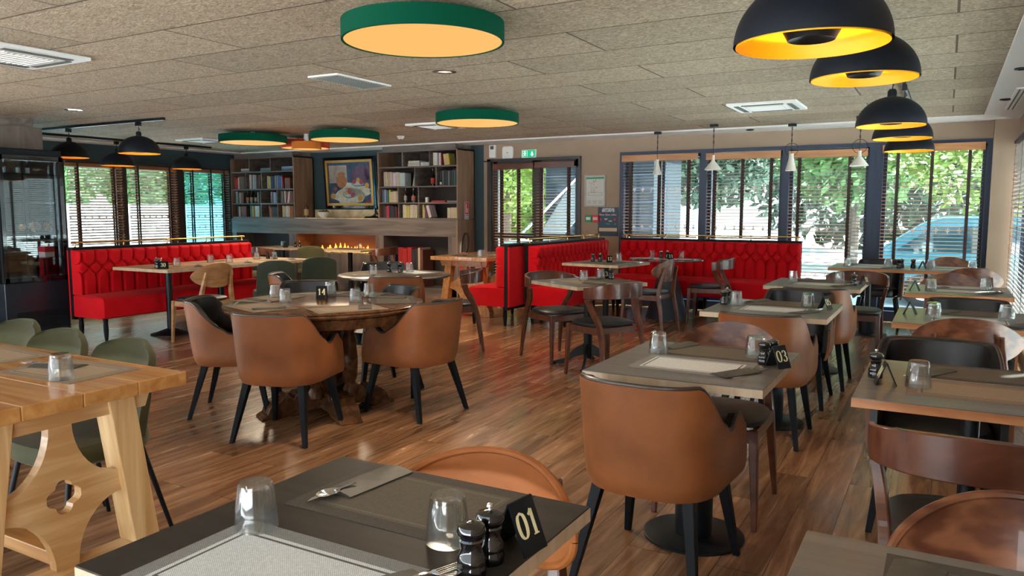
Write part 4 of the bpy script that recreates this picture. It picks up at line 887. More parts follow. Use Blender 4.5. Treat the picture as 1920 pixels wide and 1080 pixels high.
b = MB(); b.bx(-0.03, -0.008, -0.005, -0.004, 0.10, 0.22); b.bx(-0.027, -0.011, -0.005, -0.004, 0.22, 0.245); b.bx(0.012, 0.03, -0.005, -0.004, 0.10, 0.17)
for k in range(3): b.bx(-0.035 + k * 0.027, -0.02 + k * 0.027, -0.005, -0.004, 0.02, 0.055)
b.build('pictogram', 'sign_white', t)
t = thing('exit_sign', 'green emergency exit sign with running figure above the door', 'sign', (-5.62, YB, 2.16))
MB().bx(-0.125, 0.125, -0.045, 0, 0, 0.125).build('housing', 'white', t, bevel=0.004)
sg = emis('exit_green', (0.0, 0.30, 0.13), 0.4); sw = emis('exit_white', (0.75, 0.9, 0.8), 0.4)
MB().bx(-0.11, 0.11, -0.047, -0.045, 0.012, 0.113).build('green_face', sg, t)
b = MB(); R3 = Matrix(((1, 0, 0), (0, 0, -1), (0, 1, 0)))
b.prism([(0.05, 0.09), (0.07, 0.09), (0.07, 0.055), (0.09, 0.055), (0.06, 0.022), (0.03, 0.055), (0.05, 0.055)], R3, (0, -0.047, 0), 0.0015)
b.prism([(-0.065 + 0.009 * cos(a), 0.093 + 0.009 * sin(a)) for a in [2 * pi * k / 10 for k in range(10)]], R3, (0, -0.047, 0), 0.0015)
for q in ([(-0.075, 0.08), (-0.062, 0.082), (-0.055, 0.055), (-0.07, 0.052)], [(-0.072, 0.056), (-0.06, 0.055), (-0.045, 0.035), (-0.058, 0.025), (-0.055, 0.038)], [(-0.07, 0.055), (-0.063, 0.05), (-0.08, 0.025), (-0.098, 0.03), (-0.08, 0.036)], [(-0.06, 0.08), (-0.038, 0.068), (-0.042, 0.062), (-0.06, 0.07)], [(-0.073, 0.08), (-0.092, 0.066), (-0.087, 0.06), (-0.07, 0.072)]):
    b.prism(q, R3, (0, -0.047, 0), 0.0015)
for z0, z1, xx0, xx1 in ((0.02, 0.105, -0.107, -0.104), (0.02, 0.105, -0.026, -0.023), (0.102, 0.105, -0.107, -0.023)): b.bx(xx0, xx1, -0.0485, -0.047, z0, z1)
b.build('pictogram', sw, t)
t = thing('wall_alarm_box', 'small white alarm box left of the exit sign', 'alarm', (-6.27, YB, 2.18)); MB().bx(-0.055, 0.055, -0.05, 0, 0, 0.20).build('case', 'white', t, bevel=0.006); b = MB(); b.bx(-0.03, 0.03, -0.053, -0.05, 0.13, 0.18); b.build('louvre', 'ink', t)
t = thing('wifi_access_point', 'rounded white square access point left of the exit sign', 'router', (-6.0, YB, 2.15)); b = MB(); b.pad((0, 0), 0.20, 0.20, 0, 0.035, n=6); o = b.build('case', 'white', t, smooth=True); o.rotation_euler = (pi / 2, 0, 0); o.location = (0, 0, 0.10)
MB().bx(-0.012, 0.012, -0.043, -0.036, 0.095, 0.105).build('indicator', 'ink', t)
t = thing('evacuation_plan', 'silver framed evacuation plan on the taupe wall', 'notice', (-4.53, YB, 1.415))
frame(MB(), 0.33, 0.46, 0.022, 0.02).build('frame', colmat((0.42, 0.40, 0.37), 0.4), t, bevel=0.002)
MB().bx(-0.145, 0.145, -0.010, 0, 0.022, 0.438).build('sheet', 'paper', t); MB().bx(-0.14, 0.14, -0.0115, -0.010, 0.405, 0.43).build('header', 'sign_green', t)
b = MB(); rnd = random.Random(3)
for k in range(26):
    xx = rnd.uniform(-0.10, 0.02); zz = rnd.uniform(0.20, 0.37); w = rnd.uniform(0.01, 0.04)
    if rnd.random() < 0.5: b.bx(xx, xx + w, -0.0112, -0.010, zz, zz + 0.003)
    else: b.bx(xx, xx + 0.003, -0.0112, -0.010, zz, zz + w)
frm = [(-0.11, 0.11, 0.165, 0.168), (-0.11, 0.11, 0.205, 0.208), (-0.11, -0.107, 0.165, 0.208), (0.107, 0.11, 0.165, 0.208)]
for q in frm: b.bx(q[0], q[1], -0.0112, -0.010, q[2], q[3])
for k in range(12): b.bx(-0.125 + (k % 3) * 0.09, -0.06 + (k % 3) * 0.09, -0.0112, -0.010, 0.045 + (k // 3) * 0.014, 0.048 + (k // 3) * 0.014)
b.build('floor_plan', 'ink', t)
t = thing('fire_poster', 'dark blue safety poster beside the leftmost back window', 'poster', (-4.32, YB, 0.985))
MB().bx(-0.16, 0.16, -0.006, 0, 0, 0.42).build('panel', 'sign_navy', t)
text_mesh('CONSIGNES DE', 0.026, 'heading', 'sign_white', t, Mx((0, -0.008, 0.398)), 0.0006)
text_mesh('SÉCURITÉ', 0.046, 'heading', 'sign_white', t, Mx((0, -0.008, 0.368)), 0.0012)
b = MB()
for k in range(3): b.bx(-0.14 + k * 0.095, -0.06 + k * 0.095, -0.008, -0.006, 0.305, 0.312)
for k in range(3): b.lathe([(0.0, 0), (0.013, 0.0), (0.013, 0.001), (0, 0.001)], n=12) if False else None
b.bx(-0.06, -0.01, -0.008, -0.006, 0.245, 0.255); b.bx(0.01, 0.06, -0.008, -0.006, 0.215, 0.225); b.build('white_line', 'sign_white', t)
b = MB(); b.bx(-0.14, -0.115, -0.008, -0.006, 0.315, 0.34); b.bx(-0.04, -0.02, -0.008, -0.006, 0.315, 0.335); b.bx(0.075, 0.10, -0.008, -0.006, 0.315, 0.335); b.bx(-0.05, -0.02, -0.008, -0.006, 0.225, 0.24); b.bx(0.09, 0.12, -0.008, -0.006, 0.225, 0.26); b.bx(-0.13, -0.105, -0.008, -0.006, 0.225, 0.26); b.build('red_symbol', 'sign_red', t)
b = MB(); b.bx(-0.03, -0.005, -0.008, -0.006, 0.165, 0.19); b.bx(0.0, 0.025, -0.008, -0.006, 0.165, 0.19); b.bx(0.10, 0.125, -0.008, -0.006, 0.165, 0.19); b.build('green_symbol', 'sign_green', t)
MB().bx(-0.14, 0.14, -0.008, -0.006, 0.07, 0.12).build('tan_band', 'sign_tan', t)
t = thing('call_point', 'green manual call point beside a red one', 'alarm', (-4.62, YB, 1.19)); MB().bx(-0.05, 0.05, -0.045, 0, 0, 0.10).build('case', 'sign_green', t, bevel=0.004); MB().bx(-0.035, 0.035, -0.047, -0.045, 0.03, 0.07).build('glass', 'sign_white', t)
t = thing('call_point', 'red manual call point beside a green one', 'alarm', (-4.51, YB, 1.19)); MB().bx(-0.05, 0.05, -0.045, 0, 0, 0.10).build('case', 'sign_red', t, bevel=0.004); MB().bx(-0.035, 0.035, -0.047, -0.045, 0.03, 0.07).build('glass', 'paper', t)

# ------------------------------------------------------------------ wooden column and glass fridge at the left
t = thing('wooden_column', 'grey wooden panelled column behind the glass fridge', 'column', (-9.5, 4.5, 0))
MB().bx(-0.45, 0.42, -1.2, 0.66, 0, 2.30).build('panelling', 'cab', t); MB().bx(-0.45, 0.36, -1.2, 0.60, 2.30, ZC - 0.002).build('plinth', 'cab_h', t)
t = thing('display_fridge', 'tall black glass display fridge at the left edge', 'fridge', (-8.70, 4.60, 0))
w, d, H = 0.36, 0.33, 2.0     # half sizes: x, y
MB().bx(-w, w, -d, d, 0.06, 0.62).build('base_cabinet', plain('fridge_blue_black', (0.012, 0.022, 0.035), 0.25), t, bevel=0.01)
b = MB()
for k in range(9): b.bx(w, w + 0.004, -d + 0.1, d - 0.04, 0.12 + k * 0.022, 0.13 + k * 0.022)
b.build('vent_slots', 'black', t)
MB().bx(-w, w, -d, d, 1.93, H).build('top_cabinet', 'black_wood', t, bevel=0.008)
for sx in (-1, 1):
    for sy in (-1, 1): MB().box((sx * (w - 0.02), sy * (d - 0.02), 1.27), (0.04, 0.04, 1.30)).build('corner_post', 'black_metal', t)
MB().bx(w - 0.012, w - 0.006, -d + 0.04, d - 0.04, 0.62, 1.92).build('glass_door', 'case_glass', t)
f = MB(); f.bx(w - 0.005, w + 0.015, -d + 0.005, -d + 0.045, 0.62, 1.93); f.bx(w - 0.005, w + 0.015, d - 0.045, d - 0.005, 0.62, 1.93); f.bx(w - 0.005, w + 0.015, -d, d, 1.88, 1.93); f.bx(w - 0.005, w + 0.015, -d, d, 0.62, 0.67); f.build('door_frame', 'black_gloss', t)
for sy in (-1, 1): MB().bx(-w + 0.04, w - 0.04, sy * (d - 0.008) - 0.003, sy * (d - 0.008) + 0.003, 0.62, 1.92).build('side_glass', 'case_glass', t)
MB().bx(-w + 0.006, -w + 0.012, -d + 0.04, d - 0.04, 0.62, 1.92).build('rear_glass', 'case_glass', t)
for z in (0.86, 1.12, 1.44, 1.74): MB().bx(-w + 0.03, w - 0.03, -d + 0.03, d - 0.03, z, z + 0.008).build('shelf', 'case_glass', t)
MB().bx(-w + 0.03, -w + 0.05, -0.012, 0.012, 0.62, 1.92).build('shelf_rail', 'chrome', t)
MB().bx(0.20, 0.22, -d + 0.05, -d + 0.065, 0.70, 1.90).build('light_strip', emis('fridge_light', (0.55, 0.85, 1.0), 2.0), t)
b = MB(); b.bx(-w - 0.0, w, -d, d, 0.0, 0.06); b.build('plinth', 'black', t)
for i, (x, y, z, h) in enumerate(((-8.62, 4.62, 1.748, 0.15), (-8.62, 4.72, 1.748, 0.15), (-8.70, 4.52, 1.748, 0.15))):
    bottle(x, y, z, h, 'water bottle on the fridge top shelf, %s of three' % ORD[i], (0.2, 0.25, 0.3), 'case_glass')
for i, (x, y, z, s, c) in enumerate(((-8.50, 4.68, 1.128, 0.05, (0.55, 0.38, 0.28)), (-8.46, 4.80, 1.128, 0.045, (0.50, 0.22, 0.14)), (-8.56, 4.75, 1.128, 0.04, (0.65, 0.55, 0.45)), (-8.48, 4.55, 1.128, 0.035, (0.50, 0.25, 0.12)))):
    o = leaves((0, 0, s * 0.8), (s, s, s * 0.8), 60, s * 0.6, random.Random(i)).build('dried_flower_bunch', colmat(c)); o.location = (x, y, z + 0.03)
    tag(o, ['dusty pink', 'rust', 'pale', 'small brown'][i] + ' dried decoration on the middle fridge shelf', 'decoration')
t = thing('box', 'small red and white box on the fridge lower shelf', 'box', (-8.50, 4.80, 0.868)); MB().bx(-0.06, 0.06, -0.05, 0.05, 0, 0.05).build('case', 'sign_white', t); MB().bx(-0.061, 0.061, -0.051, 0.051, 0.05, 0.11).build('lid', 'sign_red', t)

# ------------------------------------------------------------------ red banquettes (local: sitter faces +Y, length along X from 0)
def banquette(name_label, loc, rz, L, seat0=0.0, seat1=None, rail=True, cap=True, sp=0.135, bs=True, legs=True):
    t = thing('banquette', name_label, 'bench', loc, rz, 'red tufted banquettes')
    seat1 = L if seat1 is None else seat1
    MB().bx(0, L, 0.0, 0.045, 0.20, 0.955).build('back_frame', 'black', t)
    zr = [0.83, 0.755, 0.68]; zb, zt = 0.47, 0.945
    btn = []
    n = int(L / sp)
    off = (L - n * sp) / 2
    for r, z in enumerate(zr):
        for i in range(n + 1):
            x = off + i * sp + (sp / 2 if r % 2 else 0)
            if 0.03 < x < L - 0.03: btn.append((x, z))
    def depth(x, z):
        base = 0.130
        r = min((L - x), x); base -= 0.05 * max(0, 1 - r / 0.03) ** 2; base -= 0.045 * max(0, 1 - (zt - z) / 0.03) ** 2
        v = 0.0
        # pits
        best = min(((x - bx_) ** 2 + ((z - bz)) ** 2) for bx_, bz in near(x, btn))
        v += 0.052 * math.exp(-best / (0.020 ** 2))
        # vertical pleats above the top row and below the bottom row
        for r, (za, zb_) in ((0, (zr[0], zt)), (2, (zb - 0.1, zr[2]))):
            if za <= z <= zb_:
                ph = ((x - off) / sp) % 1.0; dd = min(ph, 1 - ph) * sp; v = max(v, 0.036 * math.exp(-(dd / 0.014) ** 2))
        # diagonal folds between rows
        for r in (0, 1):
            if zr[r + 1] <= z <= zr[r]:
                f = (zr[r] - z) / (zr[r] - zr[r + 1]); u = ((x - off) / sp - (0 if r == 0 else 0.5)) % 1.0
                for uu in (f * 0.5, 1 - f * 0.5): v = max(v, 0.032 * math.exp(-(abs(u - uu) * sp / 0.013) ** 2))
        return base - v
    def near(x, B):
        q = [b_ for b_ in B if abs(b_[0] - x) < sp]
        return q or [(99, 99)]
    nu = int(L / 0.0115); nv = 42
    mb = MB(); mb.slab(lambda u, v: (u * L, 0.045 + depth(u * L, zb + v * (zt - zb)) , zb + v * (zt - zb)), lambda u, v: (u * L, 0.047, zb + v * (zt - zb)), nu, nv)
    mb.build('tufted_back', 'red', t, smooth=True)
    # seat with rounded front
    s = MB(); pr = [(0.05, 0.235), (0.54, 0.235), (0.565, 0.25), (0.57, 0.40), (0.56, 0.44), (0.53, 0.458), (0.3, 0.47), (0.05, 0.47)]
    q = []
    xs_ = [seat0, seat0 + 0.015, seat0 + 0.05, seat1 - 0.05, seat1 - 0.015, seat1]; sc = [0.93, 0.985, 1, 1, 0.985, 0.93]
    for x, k in zip(xs_, sc): q += [(x, 0.05 + (y - 0.05) * k, 0.235 + (z - 0.235) * (k if k < 1 else 1)) for y, z in pr]
    m = len(pr); fs = [tuple(range(m))[::-1], tuple(range((len(xs_) - 1) * m, len(xs_) * m))]
    for i in range(len(xs_) - 1):
        for k in range(m): fs.append((i * m + k, i * m + (k + 1) % m, (i + 1) * m + (k + 1) % m, (i + 1) * m + k))
    s.add(q, fs); s.build('seat', 'red', t, smooth=True)
    if bs: MB().bx(0, L, -0.022, 0.0, 0.235, 0.94).build('back_cover', 'red', t)
    if cap: MB().bx(-0.004, L + 0.004, -0.025, 0.10, 0.945, 0.972).build('top_cap', 'black_wood', t, bevel=0.003)
    if legs:
        for x in (seat0 + 0.06, (seat0 + seat1) / 2, seat1 - 0.06):
            for y in (0.07, 0.50):
                MB().lathe([(0, 0), (0.014, 0.0), (0.018, 0.02), (0.026, 0.12), (0.022, 0.20), (0.03, 0.236), (0, 0.236)], (x, y, 0), n=14).build('leg', 'black_wood', t, smooth=True)
    if rail:
        MB().cyl((0.02, 0.035, 1.02), (L - 0.02, 0.035, 1.02), 0.011, n=10).build('brass_rail', 'brass', t, smooth=True)
        k = max(2, int(L / 0.5))
        for i in range(k + 1):
            x = 0.06 + i * (L - 0.12) / k
            MB().lathe([(0, 0.972), (0.016, 0.972), (0.008, 0.98), (0.006, 1.01), (0.014, 1.02), (0.006, 1.035), (0, 1.035)], (x, 0.035, 0), n=10).build('rail_post', 'brass', t, smooth=True)
    return t
banquette('long red tufted banquette standing beside the glass fridge', (-8.14, 7.18, 0), -pi / 2, 2.36, sp=0.15, bs=True)
banquette('red tufted banquette on the right side of the middle partition', (-4.36, 10.28, 0), -pi / 2, 2.22, 0.43, 2.22, sp=0.125, bs=False)
banquette('red bench on the left side of the middle partition, nearest end sticking out', (-4.42, 7.75, 0), pi / 2, 2.0, rail=False)
banquette('red tufted banquette under the right back windows', (-1.60, 10.445, 0), pi, 2.44, sp=0.135, bs=False)

# ------------------------------------------------------------------ chair prototypes (local: sitter looks +Y)
def sstep(a, b_, x):
    t = min(1, max(0, (x - a) / (b_ - a))); return t * t * (3 - 2 * t)
def tub_chair():
    t = thing('tub_chair', 'x', 'chair')
    W, D, F = 0.262, 0.262, 0.20; zb = 0.35
    def ztop(a):
        if a < 0.70: return 0.775 - 0.205 * sstep(0.36, 0.70, a) - 0.0
        if a < 0.86: return 0.570 + 0.045 * sstep(0.72, 0.86, a)
        return 0.615 - 0.06 * sstep(0.88, 1.0, a)
    def pt(u, v, off, dz=0.0, z0=0.35):
        s_ = u * 2 - 1; a = abs(s_); sg = 1 if s_ >= 0 else -1
        if a < 0.62:
            th_ = a / 0.62 * pi / 2; x = (W - off) * sin(th_) ** 0.72; y = -(D - off) * max(0.0, cos(th_)) ** 0.72
        else:
            k = (a - 0.62) / 0.38; x = W - off + 0.004 * k; y = F * k
        zt = ztop(a) - 0.006 + dz; z = z0 + (zt - z0) * v; h = (z - 0.335) / 0.44
        sc = 0.90 + 0.10 * min(1, max(0, h) ** 0.6 * 1.15) if h < 0.5 else 1.0
        q_ = min(1.0, max(0.0, h + 0.035) / 0.26); sc = 0.80 + 0.20 * sqrt(max(0.0, 1 - (1 - q_) ** 2.2)) + 0.02 * h
        x *= sc; y = y * sc if y < 0 else y
        y -= 0.055 * max(0, h) * (1 - sstep(0.45, 0.9, a))
        if a > 0.62: y += 0.05 * (1 - min(1, max(0, (z - 0.335) / 0.26))) * (a - 0.62) / 0.38
        return Vector((x * sg, y, z))
    MB().slab(lambda u, v: pt(u, v, 0), lambda u, v: pt(u, v, 0.018, 0.0), 64, 18).build('shell', 'leather', t, smooth=True)
    def lin(u, v): return pt(u, v, 0.016, 0.006, 0.40)
    MB().slab(lambda u, v: pt(u, v, 0.0165, 0.005, 0.40), lambda u, v: pt(u, v, 0.045, 0.0, 0.40), 64, 8).build('lining', 'leather_in', t, smooth=True)
    MB().tube([pt(i / 64, 1, 0.010, 0.004) for i in range(65)], 0.0085, 8).build('piping', 'piping', t, smooth=True)
    s = MB(); s.pad((0, 0.025, 0), 0.42, 0.46, 0.37, 0.465, n=3.0, ta=0.03, dome=0.012, er=0.03); s.build('seat_cushion', 'leather_in', t, smooth=True)
    for sx in (-1, 1):
        MB().taper((sx * 0.185, 0.17, 0.36), (sx * 0.235, 0.245, 0.0), 0.045, 0.026).build('leg', 'black_wood', t, bevel=0.003)
        MB().taper((sx * 0.175, -0.165, 0.36), (sx * 0.235, -0.265, 0.0), 0.045, 0.026).build('leg', 'black_wood', t, bevel=0.003)
    return t
def seat_frame_chair(t, woodm, fx=0.205, fy=0.21, rx=0.20, ry=-0.20, seat='seat_grey'):
    s = MB(); s.pad((0, 0.02, 0), 0.455, 0.44, 0.435, 0.468, n=3.0, ta=0.05, dome=0.010, er=0.014); s.build('seat', seat, t, smooth=True)
    f = MB()
    f.box((0, fy, 0.405), (fx * 2 - 0.02, 0.022, 0.055)); f.box((0, ry + 0.02, 0.41), (rx * 2 - 0.02, 0.022, 0.05))
    for sx in (-1, 1): f.hexa([(sx * fx - 0.011, fy, 0.378), (sx * fx + 0.011, fy, 0.378), (sx * rx + 0.011, ry, 0.378), (sx * rx - 0.011, ry, 0.378)], [(sx * fx - 0.011, fy, 0.433), (sx * fx + 0.011, fy, 0.433), (sx * rx + 0.011, ry, 0.433), (sx * rx - 0.011, ry, 0.433)])
    f.build('seat_frame', woodm, t, bevel=0.003)
    for sx in (-1, 1): MB().taper((sx * fx, fy, 0.435), (sx * (fx + 0.02), fy + 0.02, 0), 0.042, 0.024).build('leg', woodm, t, bevel=0.005)
def band_chair(woodm='walnut'):
    t = thing('band_back_chair', 'x', 'chair'); seat_frame_chair(t, woodm)
    for sx in (-1, 1):
        p = bez([(sx * 0.225, -0.27, 0.0), (sx * 0.213, -0.235, 0.25), (sx * 0.208, -0.19, 0.44), (sx * 0.225, -0.12, 0.56), (sx * 0.248, -0.085, 0.66)], 8)
        mb = MB(); n = len(p); vs = []
        for i, q in enumerate(p):
            k = i / (n - 1); w_ = 0.026 + 0.020 * sin(min(1, k * 1.6) * pi / 2); dd = w_ * (1.1 if k < .6 else 1.25)
            for a, c in ((-1, -1), (1, -1), (1, 1), (-1, 1)): vs.append((q.x + a * w_ * 0.36, q.y + c * dd / 2, q.z))
        fs = [(3, 2, 1, 0), tuple(4 * (n - 1) + k for k in range(4))] + [(4 * i + k, 4 * i + (k + 1) % 4, 4 * (i + 1) + (k + 1) % 4, 4 * (i + 1) + k) for i in range(n - 1) for k in range(4)]
        mb.add(vs, fs).build('leg', woodm, t, bevel=0.005)
    pts = []; Wd = []; Hh = []
    for i in range(41):
        a = -pi / 2 * 1.02 + i / 40 * pi * 1.02
        x = 0.262 * (1 if sin(a) >= 0 else -1) * abs(sin(a)) ** 0.85; y = -0.055 - 0.215 * max(0, cos(a)) ** 0.8
        pts.append(Vector((x, y, 0.712 + 0.022 * cos(a)))); Wd.append(0.018 + 0.006 * cos(a)); Hh.append(0.088 + 0.036 * max(0, cos(a)))
    sweep(pts, Wd, Hh).build('backrest', woodm, t, smooth=True, bevel=0.004)
    b = MB(); b.bx(0.165, 0.185, -0.196, -0.1905, 0.398, 0.418); b.build('maker_tag', 'sign_red', t)
    return t
def oval_chair(woodm='walnut', ply='walnut_oval', seat='seat_grey', hw=0.255, hh=0.118, zc=0.700, rim=False):
    t = thing('oval_back_chair', 'x', 'chair'); seat_frame_chair(t, woodm, seat=seat)
    def sf(off):
        def f(u, v):
            s_ = (u * 2 - 1); c = (v * 2 - 1)
            s2 = sin(s_ * pi / 2)
            hz = hh * max(0.0, 1 - abs(s2) ** 2.3) ** (0.5 if rim else 0.62) + 0.0006
            z = zc + c * hz + (0.012 * (1 - s2 * s2) if c > 0 else 0)
            x = hw * s2; y = -0.262 + 0.105 * s2 * s2 - 0.12 * (z - 0.70) + off
            return Vector((x, y, z))
        return f
    MB().slab(sf(0.0), sf(0.013), 44, 14).build('backrest', ply, t, smooth=True)
    if rim:
        F_ = sf(0.0065); P_ = [F_(i / 40, 1) for i in range(41)] + [F_(i / 40, 0) for i in range(39, 0, -1)]
        MB().tube(P_ + [P_[0]], 0.010, 8, cap=False).build('rim', ply, t, smooth=True)
    for sx in (-1, 1):
        p = bez([(sx * 0.215, -0.27, 0.0), (sx * 0.20, -0.235, 0.25), (sx * 0.19, -0.205, 0.44), (sx * 0.165, -0.225, 0.60), (sx * 0.150, -0.262, 0.745)], 7)
        mb = MB(); n = len(p); vs = []
        for i, q in enumerate(p):
            k = i / (n - 1); w_ = 0.024 + 0.016 * sin(k * pi)
            for a, c in ((-1, -1), (1, -1), (1, 1), (-1, 1)): vs.append((q.x + a * w_ * 0.5, q.y + c * w_ * 0.55, q.z))
        fs = [(3, 2, 1, 0), tuple(4 * (n - 1) + k for k in range(4))] + [(4 * i + k, 4 * i + (k + 1) % 4, 4 * (i + 1) + (k + 1) % 4, 4 * (i + 1) + k) for i in range(n - 1) for k in range(4)]
        mb.add(vs, fs).build('leg', woodm, t, bevel=0.006)
    return t
def green_chair(vel='velvet_green'):
    t = thing('green_chair', 'x', 'chair')
    def bk(off):
        def f(u, v):
            s_ = u * 2 - 1; z = 0.44 + v * 0.38
            w_ = 0.210 - 0.010 * v; r = max(0.0, (v - 0.72) / 0.28); w_ *= 0.70 + 0.30 * sqrt(max(0.0, 1 - r ** 2.6)); zz = z - 0.02 * abs(s_) ** 3 * sstep(0.7, 1, v)
            x = w_ * s_; y = -0.20 - 0.075 * v + (0.075 - 0.02 * v) * s_ * s_ + off * (1 - 0.5 * (v ** 8)) 
            return Vector((x, y, zz))
        return f
    MB().slab(bk(-0.022), bk(0.022), 26, 20).build('backrest', vel, t, smooth=True, bevel=0.012)
    s = MB(); s.bx(-0.001, 0.001, -0.236, -0.222, 0.45, 0.54); s.build('back_seam', 'black', t)
    s = MB(); s.pad((0, 0.0, 0), 0.46, 0.47, 0.39, 0.47, n=3.0, ta=0.04, dome=0.01, er=0.03); s.build('seat', vel, t, smooth=True)
    for sx in (-1, 1):
        MB().cyl((sx * 0.17, 0.15, 0.40), (sx * 0.225, 0.23, 0), 0.012, 0.009, 10).build('leg', 'black_metal', t, smooth=True)
        MB().cyl((sx * 0.17, -0.15, 0.40), (sx * 0.225, -0.245, 0), 0.012, 0.009, 10).build('leg', 'black_metal', t, smooth=True)
    return t
TUB = tub_chair(); BAND = band_chair(); OVAL = oval_chair(); OVAL_L = oval_chair('light_ply', 'light_ply'); OVAL_C = oval_chair('walnut', 'caramel_ply', hw=0.250, hh=0.118, zc=0.655, rim=True); OVAL_W = oval_chair(hw=0.235, hh=0.125, zc=0.67, rim=True)
GRN = green_chair(); GRD = green_chair('velvet_green_dark')
def ch(proto, x, y, fx, fy, label, group):
    return place(proto, (x, y, 0), face_rz(fx, fy), label, group, 'chair')
gT, gB, gO, gG = 'tub chairs of cognac and black leather', 'wooden band back chairs', 'wooden oval back chairs', 'green velvet chairs'
ch(TUB, -0.915, 2.79, 0.05, 1, 'cognac leather tub chair, back to us, before table number 03', gT)
ch(TUB, -0.92, 4.80, 0, 1, 'cognac leather tub chair with back to us, between tables 03 and 05', gT)
ch(TUB, -0.92, 5.80, 0, -1, 'black inside tub chair facing us across table 05', gT)
ch(TUB, -0.86, 6.50, 0, 1, 'cognac tub chair with back to us, beyond table 05', gT)
ch(TUB, -3.48, 3.38, -0.30, 0.95, 'cognac tub chair with back to us, nearest at the round table', gT)
ch(TUB, -4.20, 3.62, 0.78, 0.55, 'tub chair showing its black inside, left of the round table', gT)
ch(TUB, -3.13, 4.20, -0.98, 0.12, 'cognac tub chair in profile at the right of the round table', gT)
ch(TUB, -3.80, 4.62, -0.42, -0.91, 'tub chair facing us behind the right half of the round table', gT)
ch(TUB, -4.50, 4.58, 0.55, -0.85, 'black inside tub chair behind the left half of the round table', gT)
ch(TUB, -4.42, 5.66, -0.6, 0.8, 'cognac tub chair with back to us at the smaller dark round table', gT)
ch(TUB, -5.43, 6.70, 0.55, -0.85, 'black inside tub chair on the far side of the smaller round table', gT)
ch(TUB, -0.66, 9.95, 0, -1, 'black tub chair facing us behind the long window table', gT)
ch(TUB, 0.15, 5.72, 0, -1, 'black inside tub chair between the two middle tables at the right edge', gT)
ch(TUB, 0.0, 3.78, 0.03, -1, 'black inside tub chair facing us behind the orange edged right table', gT)
ch(TUB, -5.28, 5.36, 0.75, 0.6, 'tub chair at the left of the smaller round table, mostly hidden', gT)
ch(BAND, 0.10, 2.52, 0, 1, 'dark walnut band back chair with a small red tag, cut by the right edge', gB)
ch(BAND, -0.70, 7.72, 0.0, -1, 'walnut band back chair facing us behind the table with a mill and card', gB)
ch(BAND, -3.10, 6.36, 0.88, -0.47, 'walnut band back chair at the left of table 13', gB)
ch(BAND, -2.42, 5.86, -0.88, 0.47, 'walnut band back chair at the right of table 13', gB)
ch(BAND, -2.47, 9.30, -0.97, -0.1, 'walnut band back chair at the right of glass table 11', gB)
ch(BAND, -4.22, 6.34, -0.8, -0.55, 'dark band back armchair right of the smaller round table', gB)
ch(BAND, -7.72, 9.46, -1, -0.1, 'wooden band back chair beside the fireplace table', gB)
ch(BAND, -9.4, 8.72, 0.1, 1, 'brown band back chair before the far left fireplace table', gB)
ch(OVAL_C, -0.925, 1.33, 0, -1, 'caramel oval back chair behind table 01 in the foreground', gO)
ch(OVAL, -0.88, 3.52, 0, -1, 'walnut oval back chair facing us behind table 03', gO)
ch(OVAL_W, 0.165, 1.53, 0, -1, 'large wavy grained oval back chair at the bottom right corner', gO)
ch(OVAL, 0.12, 4.75, 0, 1, 'golden oval back chair with its post showing, right edge behind the black tub chair', gO)
ch(OVAL, 0.06, 7.36, 0, -1, 'walnut oval back chair behind the second farthest right table', gO)
ch(OVAL, 0.24, 8.66, 0, 1, 'walnut oval back chair before the long window table', gO)
ch(OVAL, 0.05, 9.95, 0, -1, 'oval back chair behind the right half of the long window table', gO)
ch(OVAL, -2.88, 8.27, -1, 0.12, 'wooden oval back chair seen side on at the right of table 12', gO)
ch(OVAL_L, -6.72, 5.38, -1, 0.05, 'light wooden oval back chair at table 30', gO)
ch(GRD, -6.60, 6.24, -0.8, 0.6, 'dark green chair with back to us at table 30, nearer one', gG)
ch(GRD, -6.63, 6.95, -0.8, 0.6, 'dark green chair with back to us at table 30, farther one', gG)
ch(GRN, -3.06, 1.82, 0, -1, 'green velvet chair at the near end of the pine table', gG)
ch(GRN, -3.57, 1.84, 0.05, -1, 'green velvet chair, second from the end of the pine table', gG)
ch(GRN, -4.08, 1.92, 0, -1, 'green velvet chair farthest left behind the pine table', gG)
ch(GRN, -8.62, 8.95, -0.6, 0.8, 'green chair between the two fireplace tables', gG)
ch(GRN, -8.95, 7.85, 0.8, 0.5, 'green chair seen side on behind the long red banquette end', gG)
ch(GRD, -5.3, 9.86, 0, -1, 'dark chair against the door behind the far pine table', gG)

# ------------------------------------------------------------------ tables
def top_box(t, w, d, topm, edgem, z1=0.75, th=0.032, rz=0):
    MB().box((0, 0, z1 - 0.0015), (w - 0.003, d - 0.003, 0.003)).build('laminate_top', topm, t)
    MB().box((0, 0, z1 - 0.003 - (th - 0.003) / 2), (w, d, th - 0.003)).build('table_board', edgem, t)
def bell_base(t, z1=0.72, r=0.21):
    MB().lathe([(0, 0), (r, 0), (r, 0.008), (r - 0.01, 0.012), (0, 0.012)], n=48).build('base_disc', 'black_metal', t, smooth=True)
    MB().lathe([(0.078, 0.012), (0.078, 0.20), (0.072, 0.235), (0.052, 0.265), (0.032, 0.278), (0.0, 0.28)], n=32).build('base_weight', 'black_metal', t, smooth=True)
    MB().cyl((0, 0, 0.27), (0, 0, z1 - 0.01), 0.03, n=20).build('column', 'black_metal', t, smooth=True)
    b = MB(); b.box((0, 0, z1 - 0.006), (0.36, 0.05, 0.012)); b.box((0, 0, z1 - 0.006), (0.05, 0.36, 0.012)); b.build('top_bracket', 'black_metal', t)
